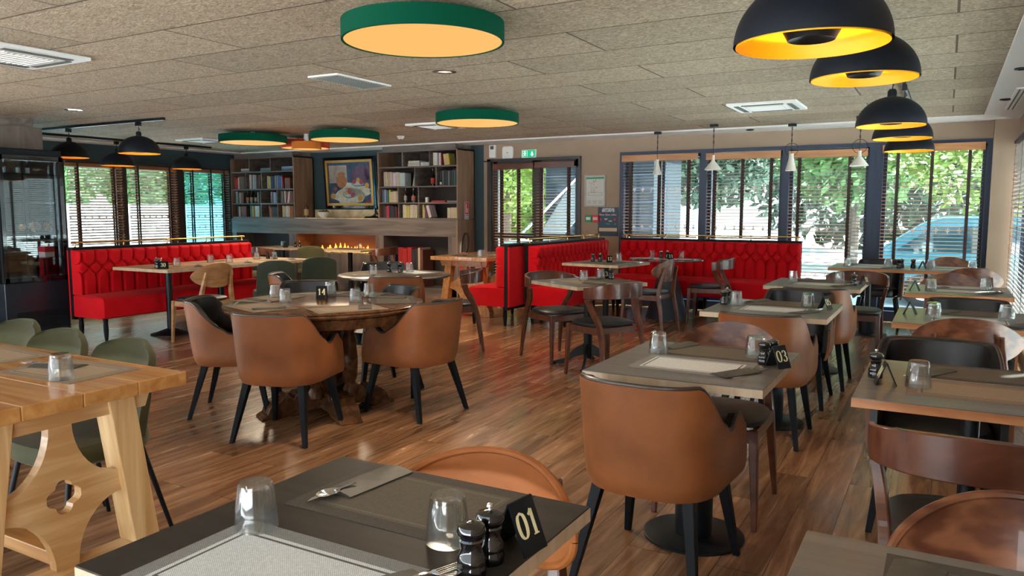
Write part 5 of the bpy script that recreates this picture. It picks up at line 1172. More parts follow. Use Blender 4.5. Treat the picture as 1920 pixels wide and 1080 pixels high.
def cafe_table(x, y, w, d, topm, edgem, label, rz=0, base='bell', group='square dining tables'):
    t = thing('dining_table', label, 'table', (x, y, 0), rz, group)
    top_box(t, w, d, topm, edgem)
    if base == 'bell': bell_base(t)
    elif base == 'claw':
        MB().cyl((0, 0, 0.07), (0, 0, 0.715), 0.036, n=24).build('column', 'black_metal', t, smooth=True)
        b = MB(); b.box((0, 0, 0.713), (0.36, 0.05, 0.012)); b.box((0, 0, 0.713), (0.05, 0.36, 0.012)); b.build('top_bracket', 'black_metal', t)
        for k in range(4):
            a = k * pi / 2 + pi / 4
            p = bez([(0.03 * cos(a), 0.03 * sin(a), 0.15), (0.12 * cos(a), 0.12 * sin(a), 0.11), (0.20 * cos(a), 0.20 * sin(a), 0.04), (0.29 * cos(a), 0.29 * sin(a), 0.022)], 6)
            f_ = sweep(p, 0.016, [0.10 - 0.075 * (i / (len(p) - 1)) for i in range(len(p))]).build('foot', 'black_metal', t)
            MB().lathe([(0, 0), (0.014, 0), (0.02, 0.012), (0.012, 0.026), (0, 0.028)], (0.30 * cos(a), 0.30 * sin(a), 0), n=12).build('foot_pad', 'black_metal', f_, smooth=True)
    elif base == 'post':
        MB().lathe([(0, 0), (0.21, 0), (0.21, 0.008), (0.16, 0.02), (0.05, 0.06), (0.0, 0.06)], n=40).build('base_disc', 'black_metal', t, smooth=True)
        MB().cyl((0, 0, 0.05), (0, 0, 0.71), 0.036, n=20).build('column', 'black_metal', t, smooth=True)
        b = MB(); b.box((0, 0, 0.713), (0.36, 0.05, 0.012)); b.box((0, 0, 0.713), (0.05, 0.36, 0.012)); b.build('top_bracket', 'black_metal', t)
    return t
cafe_table(-0.975, 1.11, 0.69, 0.70, 'top_dark', 'edge', 'dark topped dining table in the foreground')
cafe_table(-0.875, 3.13, 0.69, 0.80, 'top_grey', 'edge', 'grey topped table in the centre right, second of the middle row')
cafe_table(-0.94, 5.10, 0.74, 0.80, 'top_grey', 'edge', 'grey topped table, third of the middle row, green tinted card on it')
cafe_table(-0.935, 6.98, 0.74, 0.80, 'top_grey', 'edge', 'grey topped table, fourth of the middle row, before the long window table')
cafe_table(-0.72, 9.30, 0.755, 0.76, 'top_grey', 'edge_orange', 'left half of the long table before the back windows')
cafe_table(0.037, 9.30, 0.755, 0.76, 'top_grey', 'edge_orange', 'right half of the long table before the back windows')
cafe_table(0.14, 1.17, 0.70, 0.78, 'top_grey', 'edge', 'grey topped table in the bottom right corner')
cafe_table(0.11, 3.16, 0.72, 0.78, 'top_grey', 'edge_orange', 'grey topped table with orange edge at the right border')
cafe_table(0.12, 5.15, 0.72, 0.78, 'top_grey', 'edge_orange', 'grey topped table with a lone tent card, second at the right border')
cafe_table(0.10, 6.90, 0.70, 0.80, 'top_grey', 'edge_orange', 'grey topped table with a tent card, farthest single one by the blinds')
cafe_table(-2.71, 6.18, 0.70, 0.74, 'top_grey', 'edge', 'pale topped table on a clawed iron foot, two band back chairs at it', rz=radians(-30), base='claw')
cafe_table(-3.50, 8.50, 0.76, 0.74, 'top_grey', 'edge', 'square table beside the right side of the partition bench', rz=radians(-9), base='post')
for i, y in enumerate((5.52, 6.22, 6.92)):
    cafe_table(-7.46, y, 0.92, 0.698, 'top_oak', 'edge', ['oak topped table nearest of three joined along the long banquette', 'oak topped table in the middle of the joined row', 'oak topped table at the far end of the joined row'][i], base='post', group='oak tables joined in a row')
cafe_table(-9.65, 9.35, 0.92, 0.62, 'top_oak', 'edge', 'small oak table left before the fireplace', base='post')
cafe_table(-8.20, 9.35, 0.95, 0.62, 'top_oak', 'edge', 'small oak table right before the fireplace', base='post')

# big carved round table
t = thing('round_table', 'large polished oak round table number 14 with carved pedestal', 'table', (-3.68, 3.93, 0), radians(-28)); R14 = 0.665
MB().lathe([(0, 0.705), (R14 - 0.05, 0.705), (R14 - 0.01, 0.712), (R14 + 0.0, 0.725), (R14 - 0.006, 0.736), (R14, 0.744), (R14 - 0.012, 0.75), (0, 0.75)], n=96).build('table_top', 'oak', t, smooth=True)
MB().lathe([(R14 - 0.10, 0.64), (R14 - 0.055, 0.64), (R14 - 0.04, 0.70), (R14 - 0.03, 0.7055), (R14 - 0.10, 0.7055)], n=96, closed=True).build('apron', 'oak', t, smooth=True)
MB().lathe([(R14 - 0.085, 0.7500), (R14 - 0.075, 0.7512), (R14 - 0.065, 0.7500)], n=96, closed=True).build('inlay_ring', plain('inlay', (0.03, 0.012, 0.006), 0.3), t)
b = MB(); b.box((0, 0, 0.36), (0.10, 0.10, 0.62)); b.build('centre_post', 'oak', t)
for k in range(4):
    a = k * pi / 2 + pi / 4; c, s_ = cos(a), sin(a)
    p = [(0.17 * c, 0.17 * s_, z) for z in (0.12, 0.64)]
    mb = MB(); mb.lathe([(0.0, 0.12), (0.05, 0.12), (0.05, 0.16), (0.035, 0.19), (0.052, 0.24), (0.058, 0.36), (0.045, 0.50), (0.034, 0.55), (0.05, 0.58), (0.05, 0.645), (0.0, 0.645)], (0.17 * c, 0.17 * s_, 0), n=16); mb.build('turned_column', 'oak', t, smooth=True)
b = MB(); b.box((0, 0, 0.665), (0.9, 0.10, 0.05)); b.box((0, 0, 0.665), (0.10, 0.9, 0.05)); b.build('top_rail', 'oak', t)
foot = [(0.0, 0.03), (0.20, 0.03), (0.27, 0.0), (0.44, 0.0), (0.44, 0.012), (0.40, 0.035), (0.385, 0.075), (0.36, 0.105), (0.315, 0.112), (0.29, 0.14), (0.255, 0.15), (0.225, 0.12), (0.20, 0.15), (0.15, 0.155), (0.0, 0.12)]
for k in range(4):
    a = k * pi / 2; R = Matrix.Rotation(a, 3, 'Z') @ Matrix(((1, 0, 0), (0, 0, -1), (0, 1, 0)))
    MB().prism(foot, R, Matrix.Rotation(a, 3, 'Z') @ Vector((0.03, 0.075, 0)), 0.15).build('carved_foot', 'oak', t, bevel=0.006)
# smaller dark round table, glass table 11
t = thing('round_table', 'smaller dark round table between the fireplace and table 14', 'table', (-4.66, 5.95, 0)); 
MB().lathe([(0, 0.725), (0.53, 0.725), (0.545, 0.735), (0.545, 0.745), (0.535, 0.75), (0, 0.75)], n=80).build('table_top', wood('dark_round_top', (0.07, 0.048, 0.036), (0.135, 0.095, 0.07), (2, 9, 9), 0.3, coat=0.3), t, smooth=True)
MB().lathe([(0, 0), (0.26, 0), (0.26, 0.012), (0.05, 0.05), (0.035, 0.08), (0.035, 0.72), (0.0, 0.72)], n=40).build('pedestal', 'black_metal', t, smooth=True)
t = thing('round_table', 'round glass topped table number 11 on a dark cone pedestal', 'table', (-3.06, 9.47, 0)); 
MB().lathe([(0, 0.735), (0.46, 0.735), (0.465, 0.742), (0.46, 0.75), (0, 0.75)], n=80).build('table_top', plain('smoked_glass', (0.10, 0.085, 0.085), 0.06, coat=1), t, smooth=True)
MB().lathe([(0, 0), (0.27, 0), (0.265, 0.02), (0.10, 0.62), (0.09, 0.72), (0.18, 0.734), (0, 0.734)], n=56).build('cone_pedestal', plain('slate_blue', (0.020, 0.034, 0.055), 0.45), t, smooth=True)
# pine trestle tables
def pine_table(label, loc, rz, L, Wd, H=0.77, tm='pine_top', pm='pine', lm='pine_v'):
    """local: near end at x=0, runs to +x; width along y"""
    t = thing('pine_table', label, 'table', loc, rz, 'pine trestle tables')
    n = 4; bw = Wd / n
    for i in range(n):
        MB().box((L / 2, -Wd / 2 + bw * (i + 0.5), H - 0.025), (L, bw - 0.0015, 0.05)).build('top_board', tm, t, bevel=0.004)
    R90 = Matrix(((0, 0, 1), (1, 0, 0), (0, 1, 0)))  # poly (x->Y, y->Z), extrude along X
    for x0 in (0.13, L - 0.13 - 0.07):
        ap = Wd * 0.43
        MB().prism([(-ap + 0.03, H - 0.13), (ap - 0.03, H - 0.13), (ap, H - 0.052), (-ap, H - 0.052)], R90, (x0, 0, 0), 0.07).build('apron', pm, t, bevel=0.003)
        for sy in (-1, 1):
            q = [(sy * Wd * 0.20, H - 0.055), (sy * (Wd * 0.20 + 0.10), H - 0.055), (sy * (Wd * 0.30 + 0.10), 0.13), (sy * Wd * 0.30, 0.13)]
            if sy < 0: q = q[::-1]
            MB().prism(q, R90, (x0 - 0.012, 0, 0), 0.10).build('leg', lm, t, bevel=0.004)
        MB().prism([(-Wd * 0.47, 0.0), (-Wd * 0.33, 0.0), (-Wd * 0.30, 0.035), (Wd * 0.30, 0.035), (Wd * 0.33, 0.0), (Wd * 0.47, 0.0), (Wd * 0.47, 0.06), (Wd * 0.44, 0.13), (-Wd * 0.44, 0.13), (-Wd * 0.47, 0.06)], R90, (x0 - 0.02, 0, 0), 0.11).build('foot_beam', pm, t, bevel=0.004)
        # curved panel with a quatrefoil hole
        z0, z1 = 0.13, H - 0.13; zc = (z0 + z1) / 2; hh = (z1 - z0) / 2; hw = Wd * 0.27; e = 0.040
        outl = []
        def arc(p, q, c, n=10):
            r0 = Vector(p) - Vector(c); r1 = Vector(q) - Vector(c); o_ = []
            for i in range(n + 1):
                k = i / n * pi / 2
                o_.append(Vector(c) + r0 * cos(k) + r1 * sin(k))
            return o_
        quad = [((e, zc + hh), (hw, zc + e), (hw, zc + hh)), ((hw, zc - e), (e, zc - hh), (hw, zc - hh)), ((-e, zc - hh), (-hw, zc - e), (-hw, zc - hh)), ((-hw, zc + e), (-e, zc + hh), (-hw, zc + hh))]
        for p, q_, c in quad: outl += arc(p, q_, c)
        Nn = len(outl)
        # hole sampled at matching polar angles
        hole = []
        r_ = 0.030; o4 = 0.032
        for i, p in enumerate(outl):
            v = Vector(p) - Vector((0, zc)); a = atan2(v.y, v.x); best = 0.0
            for cx, cz in ((o4, 0), (-o4, 0), (0, o4), (0, -o4)):
                bq = cx * cos(a) + cz * sin(a); disc = bq * bq - (cx * cx + cz * cz) + r_ * r_
                if disc > 0: best = max(best, bq + sqrt(disc))
            best = max(best, 0.012); hole.append(Vector((cos(a) * best, zc + sin(a) * best)))
        xa, xb = x0 + 0.018, x0 + 0.058
        vs = [(xa, p.x, p.y) for p in outl] + [(xa, p.x, p.y) for p in hole] + [(xb, p.x, p.y) for p in outl] + [(xb, p.x, p.y) for p in hole]
        fs = []
        for i in range(Nn):
            j = (i + 1) % Nn
            fs += [(i, j, Nn + j, Nn + i), (2 * Nn + j, 2 * Nn + i, 3 * Nn + i, 3 * Nn + j), (j, i, 2 * Nn + i, 2 * Nn + j), (Nn + i, Nn + j, 3 * Nn + j, 3 * Nn + i)]
        MB().add(vs, fs).build('quatrefoil_panel', pm, t)
    MB().bx(0.16, L - 0.16, -0.035, 0.035, 0.14, 0.19).build('stretcher', 'pine_top', t, bevel=0.004)
    return t
pine_table('long pine table with a quatrefoil carved end at the left edge', (-2.475, 1.49, 0), pi, 2.1, 0.80)
pine_table('pine trestle table beside the left bench of the partition', (-5.42, 8.22, 0), pi / 2, 1.3, 0.86, tm='pine_top', pm='pine_top', lm='pine_top')

# ------------------------------------------------------------------ tableware prototypes
def make_glass():
    N_ = 80
    def rm(a, z): return 1 + (0.060 * abs(cos(5 * a)) - 0.045) * (sstep(0.03, 0.04, z) - sstep(0.086, 0.092, z))
    prof = [(0.0415, 0.0), (0.0425, 0.0015), (0.0405, 0.028), (0.0405, 0.034), (0.0345, 0.080), (0.0335, 0.090), (0.030, 0.0935), (0.0, 0.0935), ]
    inner = [(0.0, 0.078), (0.026, 0.078), (0.029, 0.073), (0.0375, 0.030), (0.0395, 0.002), (0.0405, 0.0)]
    m = MB(); n = N_
    pr = prof + inner
    m.lathe(pr, n=n, rmod=rm)
    # close ring between last and first
    return m.build('drinking_glass', 'tumbler', None, smooth=True)
GLASS = make_glass()
def make_mill(knob):
    t = thing('pepper_mill' if knob else 'salt_mill', 'x', 'mill')
    MB().lathe([(0, 0), (0.026, 0), (0.0275, 0.004), (0.0275, 0.02), (0.026, 0.024), (0.0265, 0.028), (0.0275, 0.034), (0.023, 0.044), (0.0185, 0.056), (0.0215, 0.068), (0.023, 0.072), (0.021, 0.076), (0, 0.076)], n=36).build('body', 'black_gloss', t, smooth=True)
    MB().lathe([(0, 0.0765), (0.020, 0.0765), (0.0215, 0.079), (0.0265, 0.086), (0.0275, 0.092), (0.024, 0.101), (0.012, 0.106), (0, 0.107)], n=36).build('cap', 'black_gloss', t, smooth=True)
    if knob: MB().lathe([(0, 0.106), (0.004, 0.107), (0.003, 0.110), (0.007, 0.114), (0.006, 0.119), (0, 0.121)], n=16).build('knob', 'chrome', t, smooth=True)
    else: MB().lathe([(0, 0.1065), (0.006, 0.1065), (0.005, 0.1085), (0, 0.109)], n=16).build('button', 'black_gloss', t, smooth=True)
    return t
PEP = make_mill(True); SALT = make_mill(False)
PEP.scale = SALT.scale = (0.95, 0.95, 0.90)
def make_pouch():
    mb = MB()
    def f(u, v): return Vector(((u - 0.5) * 0.085, (v - 0.5) * 0.20, 0.0035 + 0.006 * sin(pi * u) * (0.55 + 0.45 * sin(7 * v + 2 * u)) * 1.0))
    def g(u, v): return Vector(((u - 0.5) * 0.085, (v - 0.5) * 0.20, 0.0008))
    mb.slab(f, g, 14, 22); return mb.build('cutlery_pouch', 'pouch', None, smooth=True)
POUCH = make_pouch()
def make_fork():
    mb = MB(); mb.slab(lambda u, v: Vector(((u - .5) * (0.006 + 0.016 * sstep(0.75, 0.95, v)), -0.02 + v * 0.055, 0.008 + 0.004 * sin(pi * v))), lambda u, v: Vector(((u - .5) * (0.006 + 0.016 * sstep(0.75, 0.95, v)), -0.02 + v * 0.055, 0.0068 + 0.004 * sin(pi * v))), 4, 10)
    for k in range(4): mb.hexa([(-0.0105 + k * 0.0058, 0.034, 0.0068), (-0.0075 + k * 0.0058, 0.034, 0.0068), (-0.0080 + k * 0.0058, 0.078, 0.011), (-0.0098 + k * 0.0058, 0.078, 0.011)], [(-0.0105 + k * 0.0058, 0.034, 0.0082), (-0.0075 + k * 0.0058, 0.034, 0.0082), (-0.0080 + k * 0.0058, 0.078, 0.0122), (-0.0098 + k * 0.0058, 0.078, 0.0122)])
    return mb.build('fork', 'chrome', None, smooth=True)
FORK = make_fork()
def make_knife():
    mb = MB(); q = [(-0.006, -0.02), (0.007, -0.02), (0.009, 0.03), (0.006, 0.06), (-0.004, 0.082), (-0.006, 0.05)]
    mb.prism(q, Matrix.Identity(3), (0, 0, 0.0075), 0.0015); return mb.build('knife', 'chrome', None)
KNIFE = make_knife()
def make_spoon():
    mb = MB()
    def f(o):
        def q(u, v):
            r = v; a = u * 2 * pi; return Vector((0.020 * r * cos(a), 0.03 + 0.030 * r * sin(a), 0.0065 + 0.006 * r * r + o))
        return q
    mb.slab(f(0), f(0.0012), 24, 6); mb.box((0, -0.02, 0.011), (0.006, 0.06, 0.0018)); return mb.build('spoon', 'chrome', None, smooth=True)
SPOON = make_spoon()
def make_mat(m):
    mb = MB(); mb.box((0, 0, 0.0008), (0.45, 0.30, 0.0014)); return mb.build('placemat', m, None)
MATS = {'pale': make_mat('mat_pale'), 'grey': make_mat('mat_grey'), 'tan': make_mat('mat_tan')}

# digits drawn with thick verticals and thin horizontals
DIG = {
 '0': [[(0.5, 1.0), (0.2, 0.86), (0.1, 0.5), (0.2, 0.14), (0.5, 0.0), (0.8, 0.14), (0.9, 0.5), (0.8, 0.86), (0.5, 1.0)]],
 '1': [[(0.22, 0.80), (0.42, 0.90), (0.55, 1.0)], [(0.55, 1.0), (0.55, 0.5), (0.55, 0.0)], [(0.28, 0.0), (0.55, 0.0), (0.82, 0.0)]],
 '2': [[(0.15, 0.74), (0.26, 0.93), (0.5, 1.0), (0.78, 0.88), (0.82, 0.68), (0.62, 0.42), (0.14, 0.03)], [(0.14, 0.03), (0.5, 0.03), (0.86, 0.03), (0.9, 0.18)]],
 '3': [[(0.16, 0.82), (0.34, 0.98), (0.62, 0.96), (0.80, 0.78), (0.68, 0.58), (0.40, 0.52)], [(0.40, 0.52), (0.72, 0.46), (0.86, 0.26), (0.70, 0.05), (0.40, 0.0), (0.12, 0.16)]],
 '4': [[(0.66, 1.0), (0.10, 0.30)], [(0.10, 0.30), (0.5, 0.30), (0.92, 0.30)], [(0.66, 1.0), (0.66, 0.5), (0.66, 0.0)], [(0.45, 0.0), (0.85, 0.0)]],
 '5': [[(0.78, 0.97), (0.28, 0.97)], [(0.28, 0.97), (0.23, 0.56)], [(0.23, 0.56), (0.55, 0.64), (0.84, 0.44), (0.80, 0.16), (0.50, 0.0), (0.16, 0.12)]],
 '7': [[(0.14, 0.8), (0.16, 0.97), (0.86, 0.97)], [(0.86, 0.97), (0.56, 0.5), (0.42, 0.0)]],
}
def digits(txt, h, M4, parent, mat='cream'):
    mb = MB(); w = h * 0.60; x0 = -len(txt) * w * 1.12 / 2 + w * 0.06
    for chx in txt:
        for st in DIG[chx]:
            P = bez([(a, b_, 0) for a, b_ in st], 7) if len(st) > 2 else [Vector((st[0][0], st[0][1], 0)), Vector((st[1][0], st[1][1], 0))]
            pts = [Vector((x0 + p.x * w, (p.y - 0.5) * h, 0)) for p in P]; n = len(pts); vs = []
            for i, p in enumerate(pts):
                t_ = (pts[min(i + 1, n - 1)] - pts[max(i - 1, 0)]).normalized(); nn = Vector((-t_.y, t_.x, 0)); hw = h * (0.028 + 0.062 * abs(t_.y) ** 1.5)
                for a in (-1, 1):
                    for zz in (0.0, 0.0006): vs.append(M4 @ (p + nn * a * hw + Vector((0, 0, zz))))
            fs = []
            for i in range(n - 1):
                o = 4 * i; fs += [(o, o + 4, o + 6, o + 2), (o + 1, o + 3, o + 7, o + 5), (o, o + 1, o + 5, o + 4), (o + 2, o + 6, o + 7, o + 3)]
            fs += [(0, 2, 3, 1), (4 * n - 4, 4 * n - 3, 4 * n - 1, 4 * n - 2)]
            mb.add(vs, fs)
        x0 += w * 1.12
    return mb.build('digits', mat, parent)
def tent_card(x, y, z, rz, num, label, open_a=0.40, cat='table number', w=0.062, h=0.088):
    """two black leaves; the numbered one faces local -Y"""
    t = thing('table_number_card', label, cat, (x, y, z), rz)
    for sg in (-1, 1):
        R = Matrix.Rotation(-sg * open_a, 4, 'X'); top = Matrix.Translation((0, 0, h * cos(open_a)))
        mb = MB(); vs = []
        M_ = top @ R
        b = MB().box((0, 0, -h / 2), (w, 0.003, h)); b.v = [tuple(M_ @ Vector(q)) for q in b.v]
        lf = b.build('leaf', 'card', t)
        if num:
            Md = M_ @ Matrix.Translation((0, -sg * 0.0017, -h * 0.46)) @ Matrix.Rotation(0 if sg > 0 else pi, 4, 'Z') @ Matrix.Rotation(pi / 2, 4, 'X')
            digits(num, h * 0.46, Md, lf)
    return t
gcount = [0]
def setting(tx, ty, rz, ax, ay, ar, mat, gl, pou, where, side, z=0.75, fork=True, cut='fork', mrz=0.0, knife=True, g=True):
    """(ax, ay) mat centre in table space, gl / pou offsets (x, y[, rot]) in table space"""
    c, s_ = cos(rz), sin(rz)
    def W(u, v): return (tx + u * c - v * s_, ty + u * s_ + v * c)
    if mat:
        X, Y = W(ax, ay); place(MATS[mat], (X, Y, z), rz + ar + mrz, '%s woven placemat, %s, %s' % ({'pale': 'pale grey', 'grey': 'dark grey', 'tan': 'tan'}[mat], side, where), 'woven placemats', 'placemat')
    if gl:
        X, Y = W(*gl[:2]); place(GLASS, (X, Y, z + 0.0016 if mat else z + 0.0002), rz + random.uniform(0, 1), 'upturned ribbed glass tumbler, %s, %s' % (side, where), 'upturned glass tumblers', 'glass')
    if pou:
        X, Y = W(*pou[:2]); r = rz + pou[2]
        zz = z + 0.0016
        place(POUCH, (X, Y, zz), r, 'grey paper cutlery pouch, %s, %s' % (side, where), 'cutlery pouches', 'napkin')
        e = (X - sin(r) * 0.095, Y + cos(r) * 0.095)
        pr = {'fork': FORK, 'spoon': SPOON}[cut]
        place(pr, (e[0], e[1], zz), r, 'steel %s in a pouch, %s, %s' % (cut, side, where), cut + 's', cut)
        if knife: place(KNIFE, (e[0] + 0.014 * cos(r), e[1] + 0.014 * sin(r), zz - 0.004 + 0.0006), r, 'steel knife in a pouch, %s, %s' % (side, where), 'knives', 'knife')
def mill(proto, x, y, z, label):
    place(proto, (x, y, z), random.uniform(0, 1), label, 'black lacquered mills', 'mill')

# table 01
setting(0, 0, 0, -0.985, 0.905, 0, 'pale', (-1.165, 1.035), (-0.80, 0.93, -0.55), 'foreground dark table', 'near side')
setting(0, 0, 0, -0.985, 1.302, 0, 'grey', (-0.795, 1.165), (-1.135, 1.345, pi - 0.10), 'foreground dark table', 'far side', cut='spoon', mrz=pi)
mill(SALT, -0.685, 1.075, 0.75, 'black salt mill nearest the camera on table 01')
mill(PEP, -0.685, 1.137, 0.75, 'black pepper mill with a steel knob behind the salt mill on table 01')
tent_card(-0.668, 1.215, 0.75, 1.42, '01', 'black number card on the foreground table beside the mills', w=0.070, h=0.10)
# column of tables 03, 05, 07
def square_layout(tx, ty, w, where, m1='pale', m2='grey', rz=0, gl=(-0.19, 0.09), gr=(0.20, 0.20), p1=(0.21, -0.17, -0.5), p2=(-0.16, 0.30, pi - 0.35), sides=('near side', 'far side'), z=0.75):
    setting(tx, ty, rz, 0.02, -0.10, 0, m1, gl, p1, where, sides[0], z=z)
    setting(tx, ty, rz, 0.02, 0.235, 0, m2, gr, p2, where, sides[1], z=z, mrz=pi)
square_layout(-0.885, 3.13, 0.74, 'second table of the middle row')
mill(PEP, -0.62, 3.195, 0.75, 'black pepper mill with knob left of the number card, second table of the middle row'); mill(SALT, -0.60, 3.258, 0.75, 'black salt mill hidden behind another mill, second table of the middle row')
tent_card(-0.560, 3.165, 0.75, 1.0, '03', 'black number card right of the mill on the second middle table', w=0.068, h=0.095)
square_layout(-0.94, 5.10, 0.74, 'third table of the middle row', gl=(-0.24, 0.0), gr=(0.19, 0.10))
mill(SALT, -1.262, 5.11, 0.75, 'nearer black mill at the left end of table 05'); mill(PEP, -1.262, 5.19, 0.75, 'black pepper mill with knob at the left end of table 05')
tent_card(-0.645, 5.20, 0.75, 1.2, '05', 'dark green tinted number card on the third middle table')
square_layout(-0.935, 6.98, 0.74, 'fourth table of the middle row', gl=(-0.21, 0.05), gr=(0.16, 0.12))
mill(PEP, -0.645, 6.94, 0.75, 'black pepper mill on the table beyond 05')
tent_card(-0.575, 7.03, 0.75, 1.3, '07', 'tent card seen edge on beside the mill beyond table 05')
square_layout(-0.72, 9.30, 0.75, 'left half of the long window table', gl=(-0.21, -0.12), gr=(0.19, -0.02), m1='pale', m2='pale')
square_layout(0.037, 9.30, 0.75, 'right half of the long window table', gl=(-0.16, 0.05), gr=(0.22, 0.0), m1='pale', m2='pale')
mill(SALT, -0.42, 9.20, 0.75, 'left black mill on the long window table'); mill(PEP, -0.40, 9.28, 0.75, 'middle black mill with knob on the long window table'); mill(PEP, -0.29, 9.31, 0.75, 'right black mill with knob on the long window table')
tent_card(-0.20, 9.24, 0.75, 1.35, '', 'thin open tent card on the long window table')
# right column
setting(0.14, 1.17, 0, 0.02, 0.20, 0, 'grey', None, (-0.16, 0.22, pi - 0.1), 'bottom right corner table', 'far side')
square_layout(0.11, 3.16, 0.72, 'large orange edged table at right', m1='tan', gl=(-0.17, -0.11), gr=(0.25, 0.10), p1=(0.24, -0.22, -0.5), p2=(-0.13, 0.18, pi - 0.5))
mill(PEP, -0.205, 3.15, 0.75, 'black pepper mill with knob on the orange edged right table')
tent_card(-0.165, 3.05, 0.75, 1.75, '04', 'tent card seen side on beside the mill on the orange edged right table')
square_layout(0.12, 5.15, 0.72, 'second orange edged table at right', gl=(-0.16, -0.11), gr=(0.20, -0.05), p1=(0.25, -0.25, -0.45), p2=(-0.1, 0.22, pi - 0.5))
tent_card(-0.165, 5.18, 0.75, 1.45, '', 'open tent card at the left end of the second right border table')
square_layout(0.10, 6.90, 0.70, 'farthest single table at right', gl=(-0.18, -0.18), gr=(0.19, 0.07), m1='pale', m2='pale', p2=(-0.13, 0.1, pi - 0.5))
tent_card(-0.19, 6.71, 0.75, 1.45, '', 'open tent card at the left end of the farthest single right table')
# round table 14
T14c = (-3.68, 3.93)
rr = [(-3.86, 3.52, -0.35, 'tan', (-3.83, 3.80), (-3.60, 3.45), 'near side'), (-4.10, 3.80, -1.15, 'tan', (-4.12, 3.98), (-4.16, 3.60), 'left side'),
      (-3.90, 4.32, 2.6, 'grey', (-3.95, 4.36), (-4.02, 4.18), 'far side'), (-3.42, 4.28, 1.95, 'grey', (-3.62, 4.26), (-3.30, 4.30), 'right far side'), (-3.38, 3.86, 1.0, 'tan', (-3.50, 4.00), (-3.28, 4.02), 'right near side')]
for k, (ang, side, m_) in enumerate(((-108, 'near side', 'tan'), (-172, 'left side', 'tan'), (105, 'far side', 'grey'), (40, 'right far side', 'grey'), (-30, 'right near side', 'tan'))):
    a = radians(ang); ca, sa = cos(a), sin(a); ux, uy = -sa, ca
    gx = [( -3.88, 3.76), (-4.15, 3.93), (-3.88, 4.10), (-3.62, 4.32), (-3.48, 4.01)][k]
    mx, my = T14c[0] + ca * 0.46, T14c[1] + sa * 0.46
    po = (mx + ux * 0.12, my + uy * 0.12, a + pi / 2 - 0.35)
    setting(0, 0, 0, mx, my, a + pi / 2, m_, None if k == 2 else gx, po, 'big round table', side, z=0.7513)
place(GLASS, (-3.86, 4.18, 0.7513), 0, 'upturned ribbed glass tumbler, lower of two stacked on the big round table', 'upturned glass tumblers', 'glass')
place(GLASS, (-3.86, 4.18, 0.7513 + 0.0155), 0.3, 'upturned ribbed glass tumbler stacked on another on the big round table', 'upturned glass tumblers', 'glass')
tent_card(-3.83, 4.06, 0.7513, radians(38), '14', 'black number card in the middle of the big round table', w=0.075, h=0.095)
# table 13, 12, 11
square_layout(-2.71, 6.18, 0.7, 'clawfoot table', rz=radians(-30), m1='tan', m2='grey', gl=(-0.03, -0.03), gr=(-0.10, 0.21), p1=(0.22, -0.1, -1.2), p2=(-0.18, 0.15, 1.9))
mill(PEP, -2.615, 6.47, 0.75, 'black pepper mill behind the 13 card'); tent_card(-2.69, 6.50, 0.75, radians(36), '13', 'black number card on the pale clawfoot table')
square_layout(-3.50, 8.50, 0.7, 'table beside the partition', rz=radians(-9), m1='grey', m2='tan', gl=(0.10, 0.12), gr=(-0.02, 0.32), p1=(0.25, 0.1, -1.2), p2=(-0.2, 0.28, 1.9))
mill(SALT, -3.68, 8.52, 0.75, 'left black mill on table 12'); mill(PEP, -3.61, 8.58, 0.75, 'right black mill with knob on table 12'); tent_card(-3.46, 8.50, 0.75, radians(30), '12', 'black number card on the table beside the partition')
setting(0, 0, 0, -3.32, 9.45, 0.3, 'pale', (-3.32, 9.62), (-3.30, 9.30, -1.1), 'round glass table', 'left side')
setting(0, 0, 0, -2.86, 9.45, 0.3, 'pale', (-2.93, 9.62), (-2.80, 9.35, -1.1), 'round glass table', 'right side')
mill(SALT, -3.16, 9.50, 0.75, 'left black mill on glass table 11'); mill(PEP, -3.09, 9.53, 0.75, 'right black mill with knob on glass table 11'); tent_card(-2.99, 9.36, 0.75, radians(30), '11', 'black number card on the round glass table')
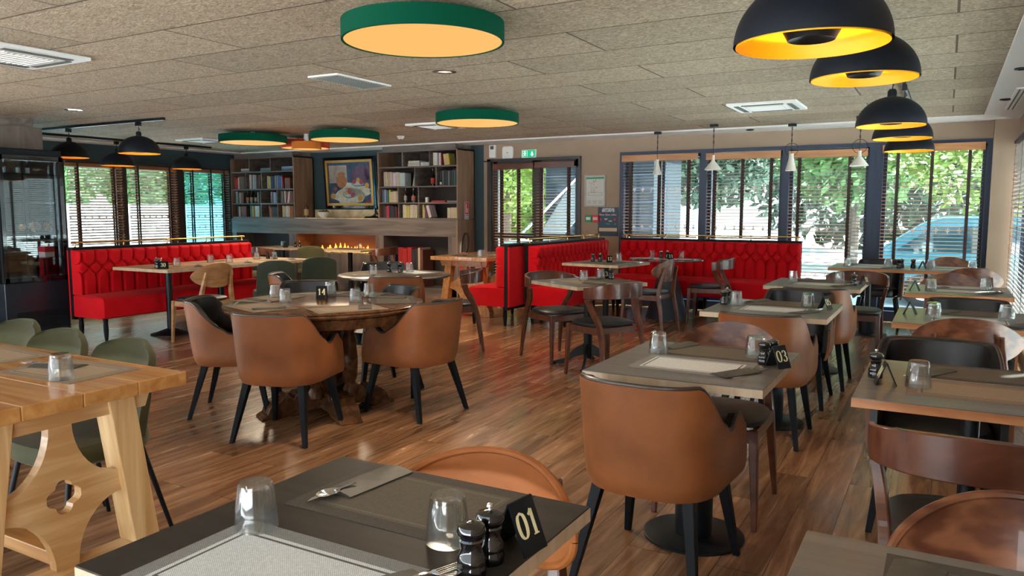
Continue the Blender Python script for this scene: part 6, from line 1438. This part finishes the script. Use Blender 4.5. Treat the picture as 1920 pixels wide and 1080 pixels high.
# joined oak tables
names = ['nearest joined oak table', 'middle joined oak table', 'farthest joined oak table']
for i, y in enumerate((5.52, 6.22, 6.92)):
    for sd, sg in (('aisle side', 1), ('banquette side', -1)):
        setting(0, 0, 0, -7.46 + sg * 0.27, y, sg * pi / 2, 'tan', (-7.46 + sg * (0.07 if i == 0 else 0.09), y + 0.06 * sg), (-7.46 + sg * 0.28, y + 0.17, sg * 0.9), names[i], sd)
mill(SALT, -7.33, 5.30, 0.75, 'black salt mill beside the 30 card'); mill(PEP, -7.42, 5.35, 0.75, 'black pepper mill beside the 30 card')
tent_card(-7.20, 5.27, 0.75, radians(50), '30', 'black number card on the nearest joined oak table', w=0.10, h=0.085)
mill(SALT, -7.50, 7.00, 0.75, 'left black mill on the far oak table of the row'); mill(PEP, -7.42, 7.03, 0.75, 'right black mill on the far oak table of the row')
# smaller round table
setting(0, 0, 0, -4.88, 5.72, -0.5, 'tan', (-4.80, 5.80), (-4.80, 5.66, -1.2), 'on the smaller round table', 'left side')
setting(0, 0, 0, -4.62, 6.22, 2.8, 'pale', (-4.68, 6.22), None, 'on the smaller round table', 'far side')
mill(PEP, -4.86, 6.12, 0.75, 'left black mill on the smaller round table'); mill(PEP, -4.72, 6.12, 0.75, 'right black mill on the smaller round table')
# fireplace tables
setting(0, 0, 0, -9.85, 9.35, 0, 'tan', (-9.72, 9.42), None, 'on the left fireplace table', 'left side'); setting(0, 0, 0, -8.2, 9.35, 0, 'grey', (-8.05, 9.42), (-8.35, 9.35, 1.4), 'on the right fireplace table', 'middle')
mill(SALT, -9.38, 9.35, 0.75, 'left black mill on the left fireplace table'); mill(PEP, -9.31, 9.38, 0.75, 'right black mill on the left fireplace table'); tent_card(-9.45, 9.20, 0.75, 0.5, '', 'dark tent card on the left fireplace table')
# far pine table
setting(0, 0, 0, -5.55, 8.60, 0, 'grey', None, (-5.55, 8.45, 1.4), 'on the far pine table', 'left side', z=0.77); setting(0, 0, 0, -5.14, 8.95, 1.57, 'pale', (-5.14, 8.32), None, 'on the far pine table', 'right side', z=0.77)
place(GLASS, (-5.18, 8.42, 0.7702), 0.2, 'upturned ribbed glass tumbler, left of a pair on the far pine table', 'upturned glass tumblers', 'glass')
mill(SALT, -5.13, 8.75, 0.7718, 'left black mill on the far pine table'); mill(PEP, -5.07, 8.80, 0.7718, 'right black mill on the far pine table')
# near pine table
setting(0, 0, 0, -2.88, 1.68, 0.06, 'tan', (-2.745, 1.575), (-2.98, 1.70, 1.9), 'on the near pine table', 'nearest its end', z=0.77, cut='spoon')
setting(0, 0, 0, -3.46, 1.70, -0.04, 'tan', None, (-3.58, 1.68, 1.9), 'on the near pine table', 'second from its end', z=0.77)
setting(0, 0, 0, -2.99, 1.20, 0.03, 'grey', None, None, 'on the near pine table', 'across the table', z=0.77)
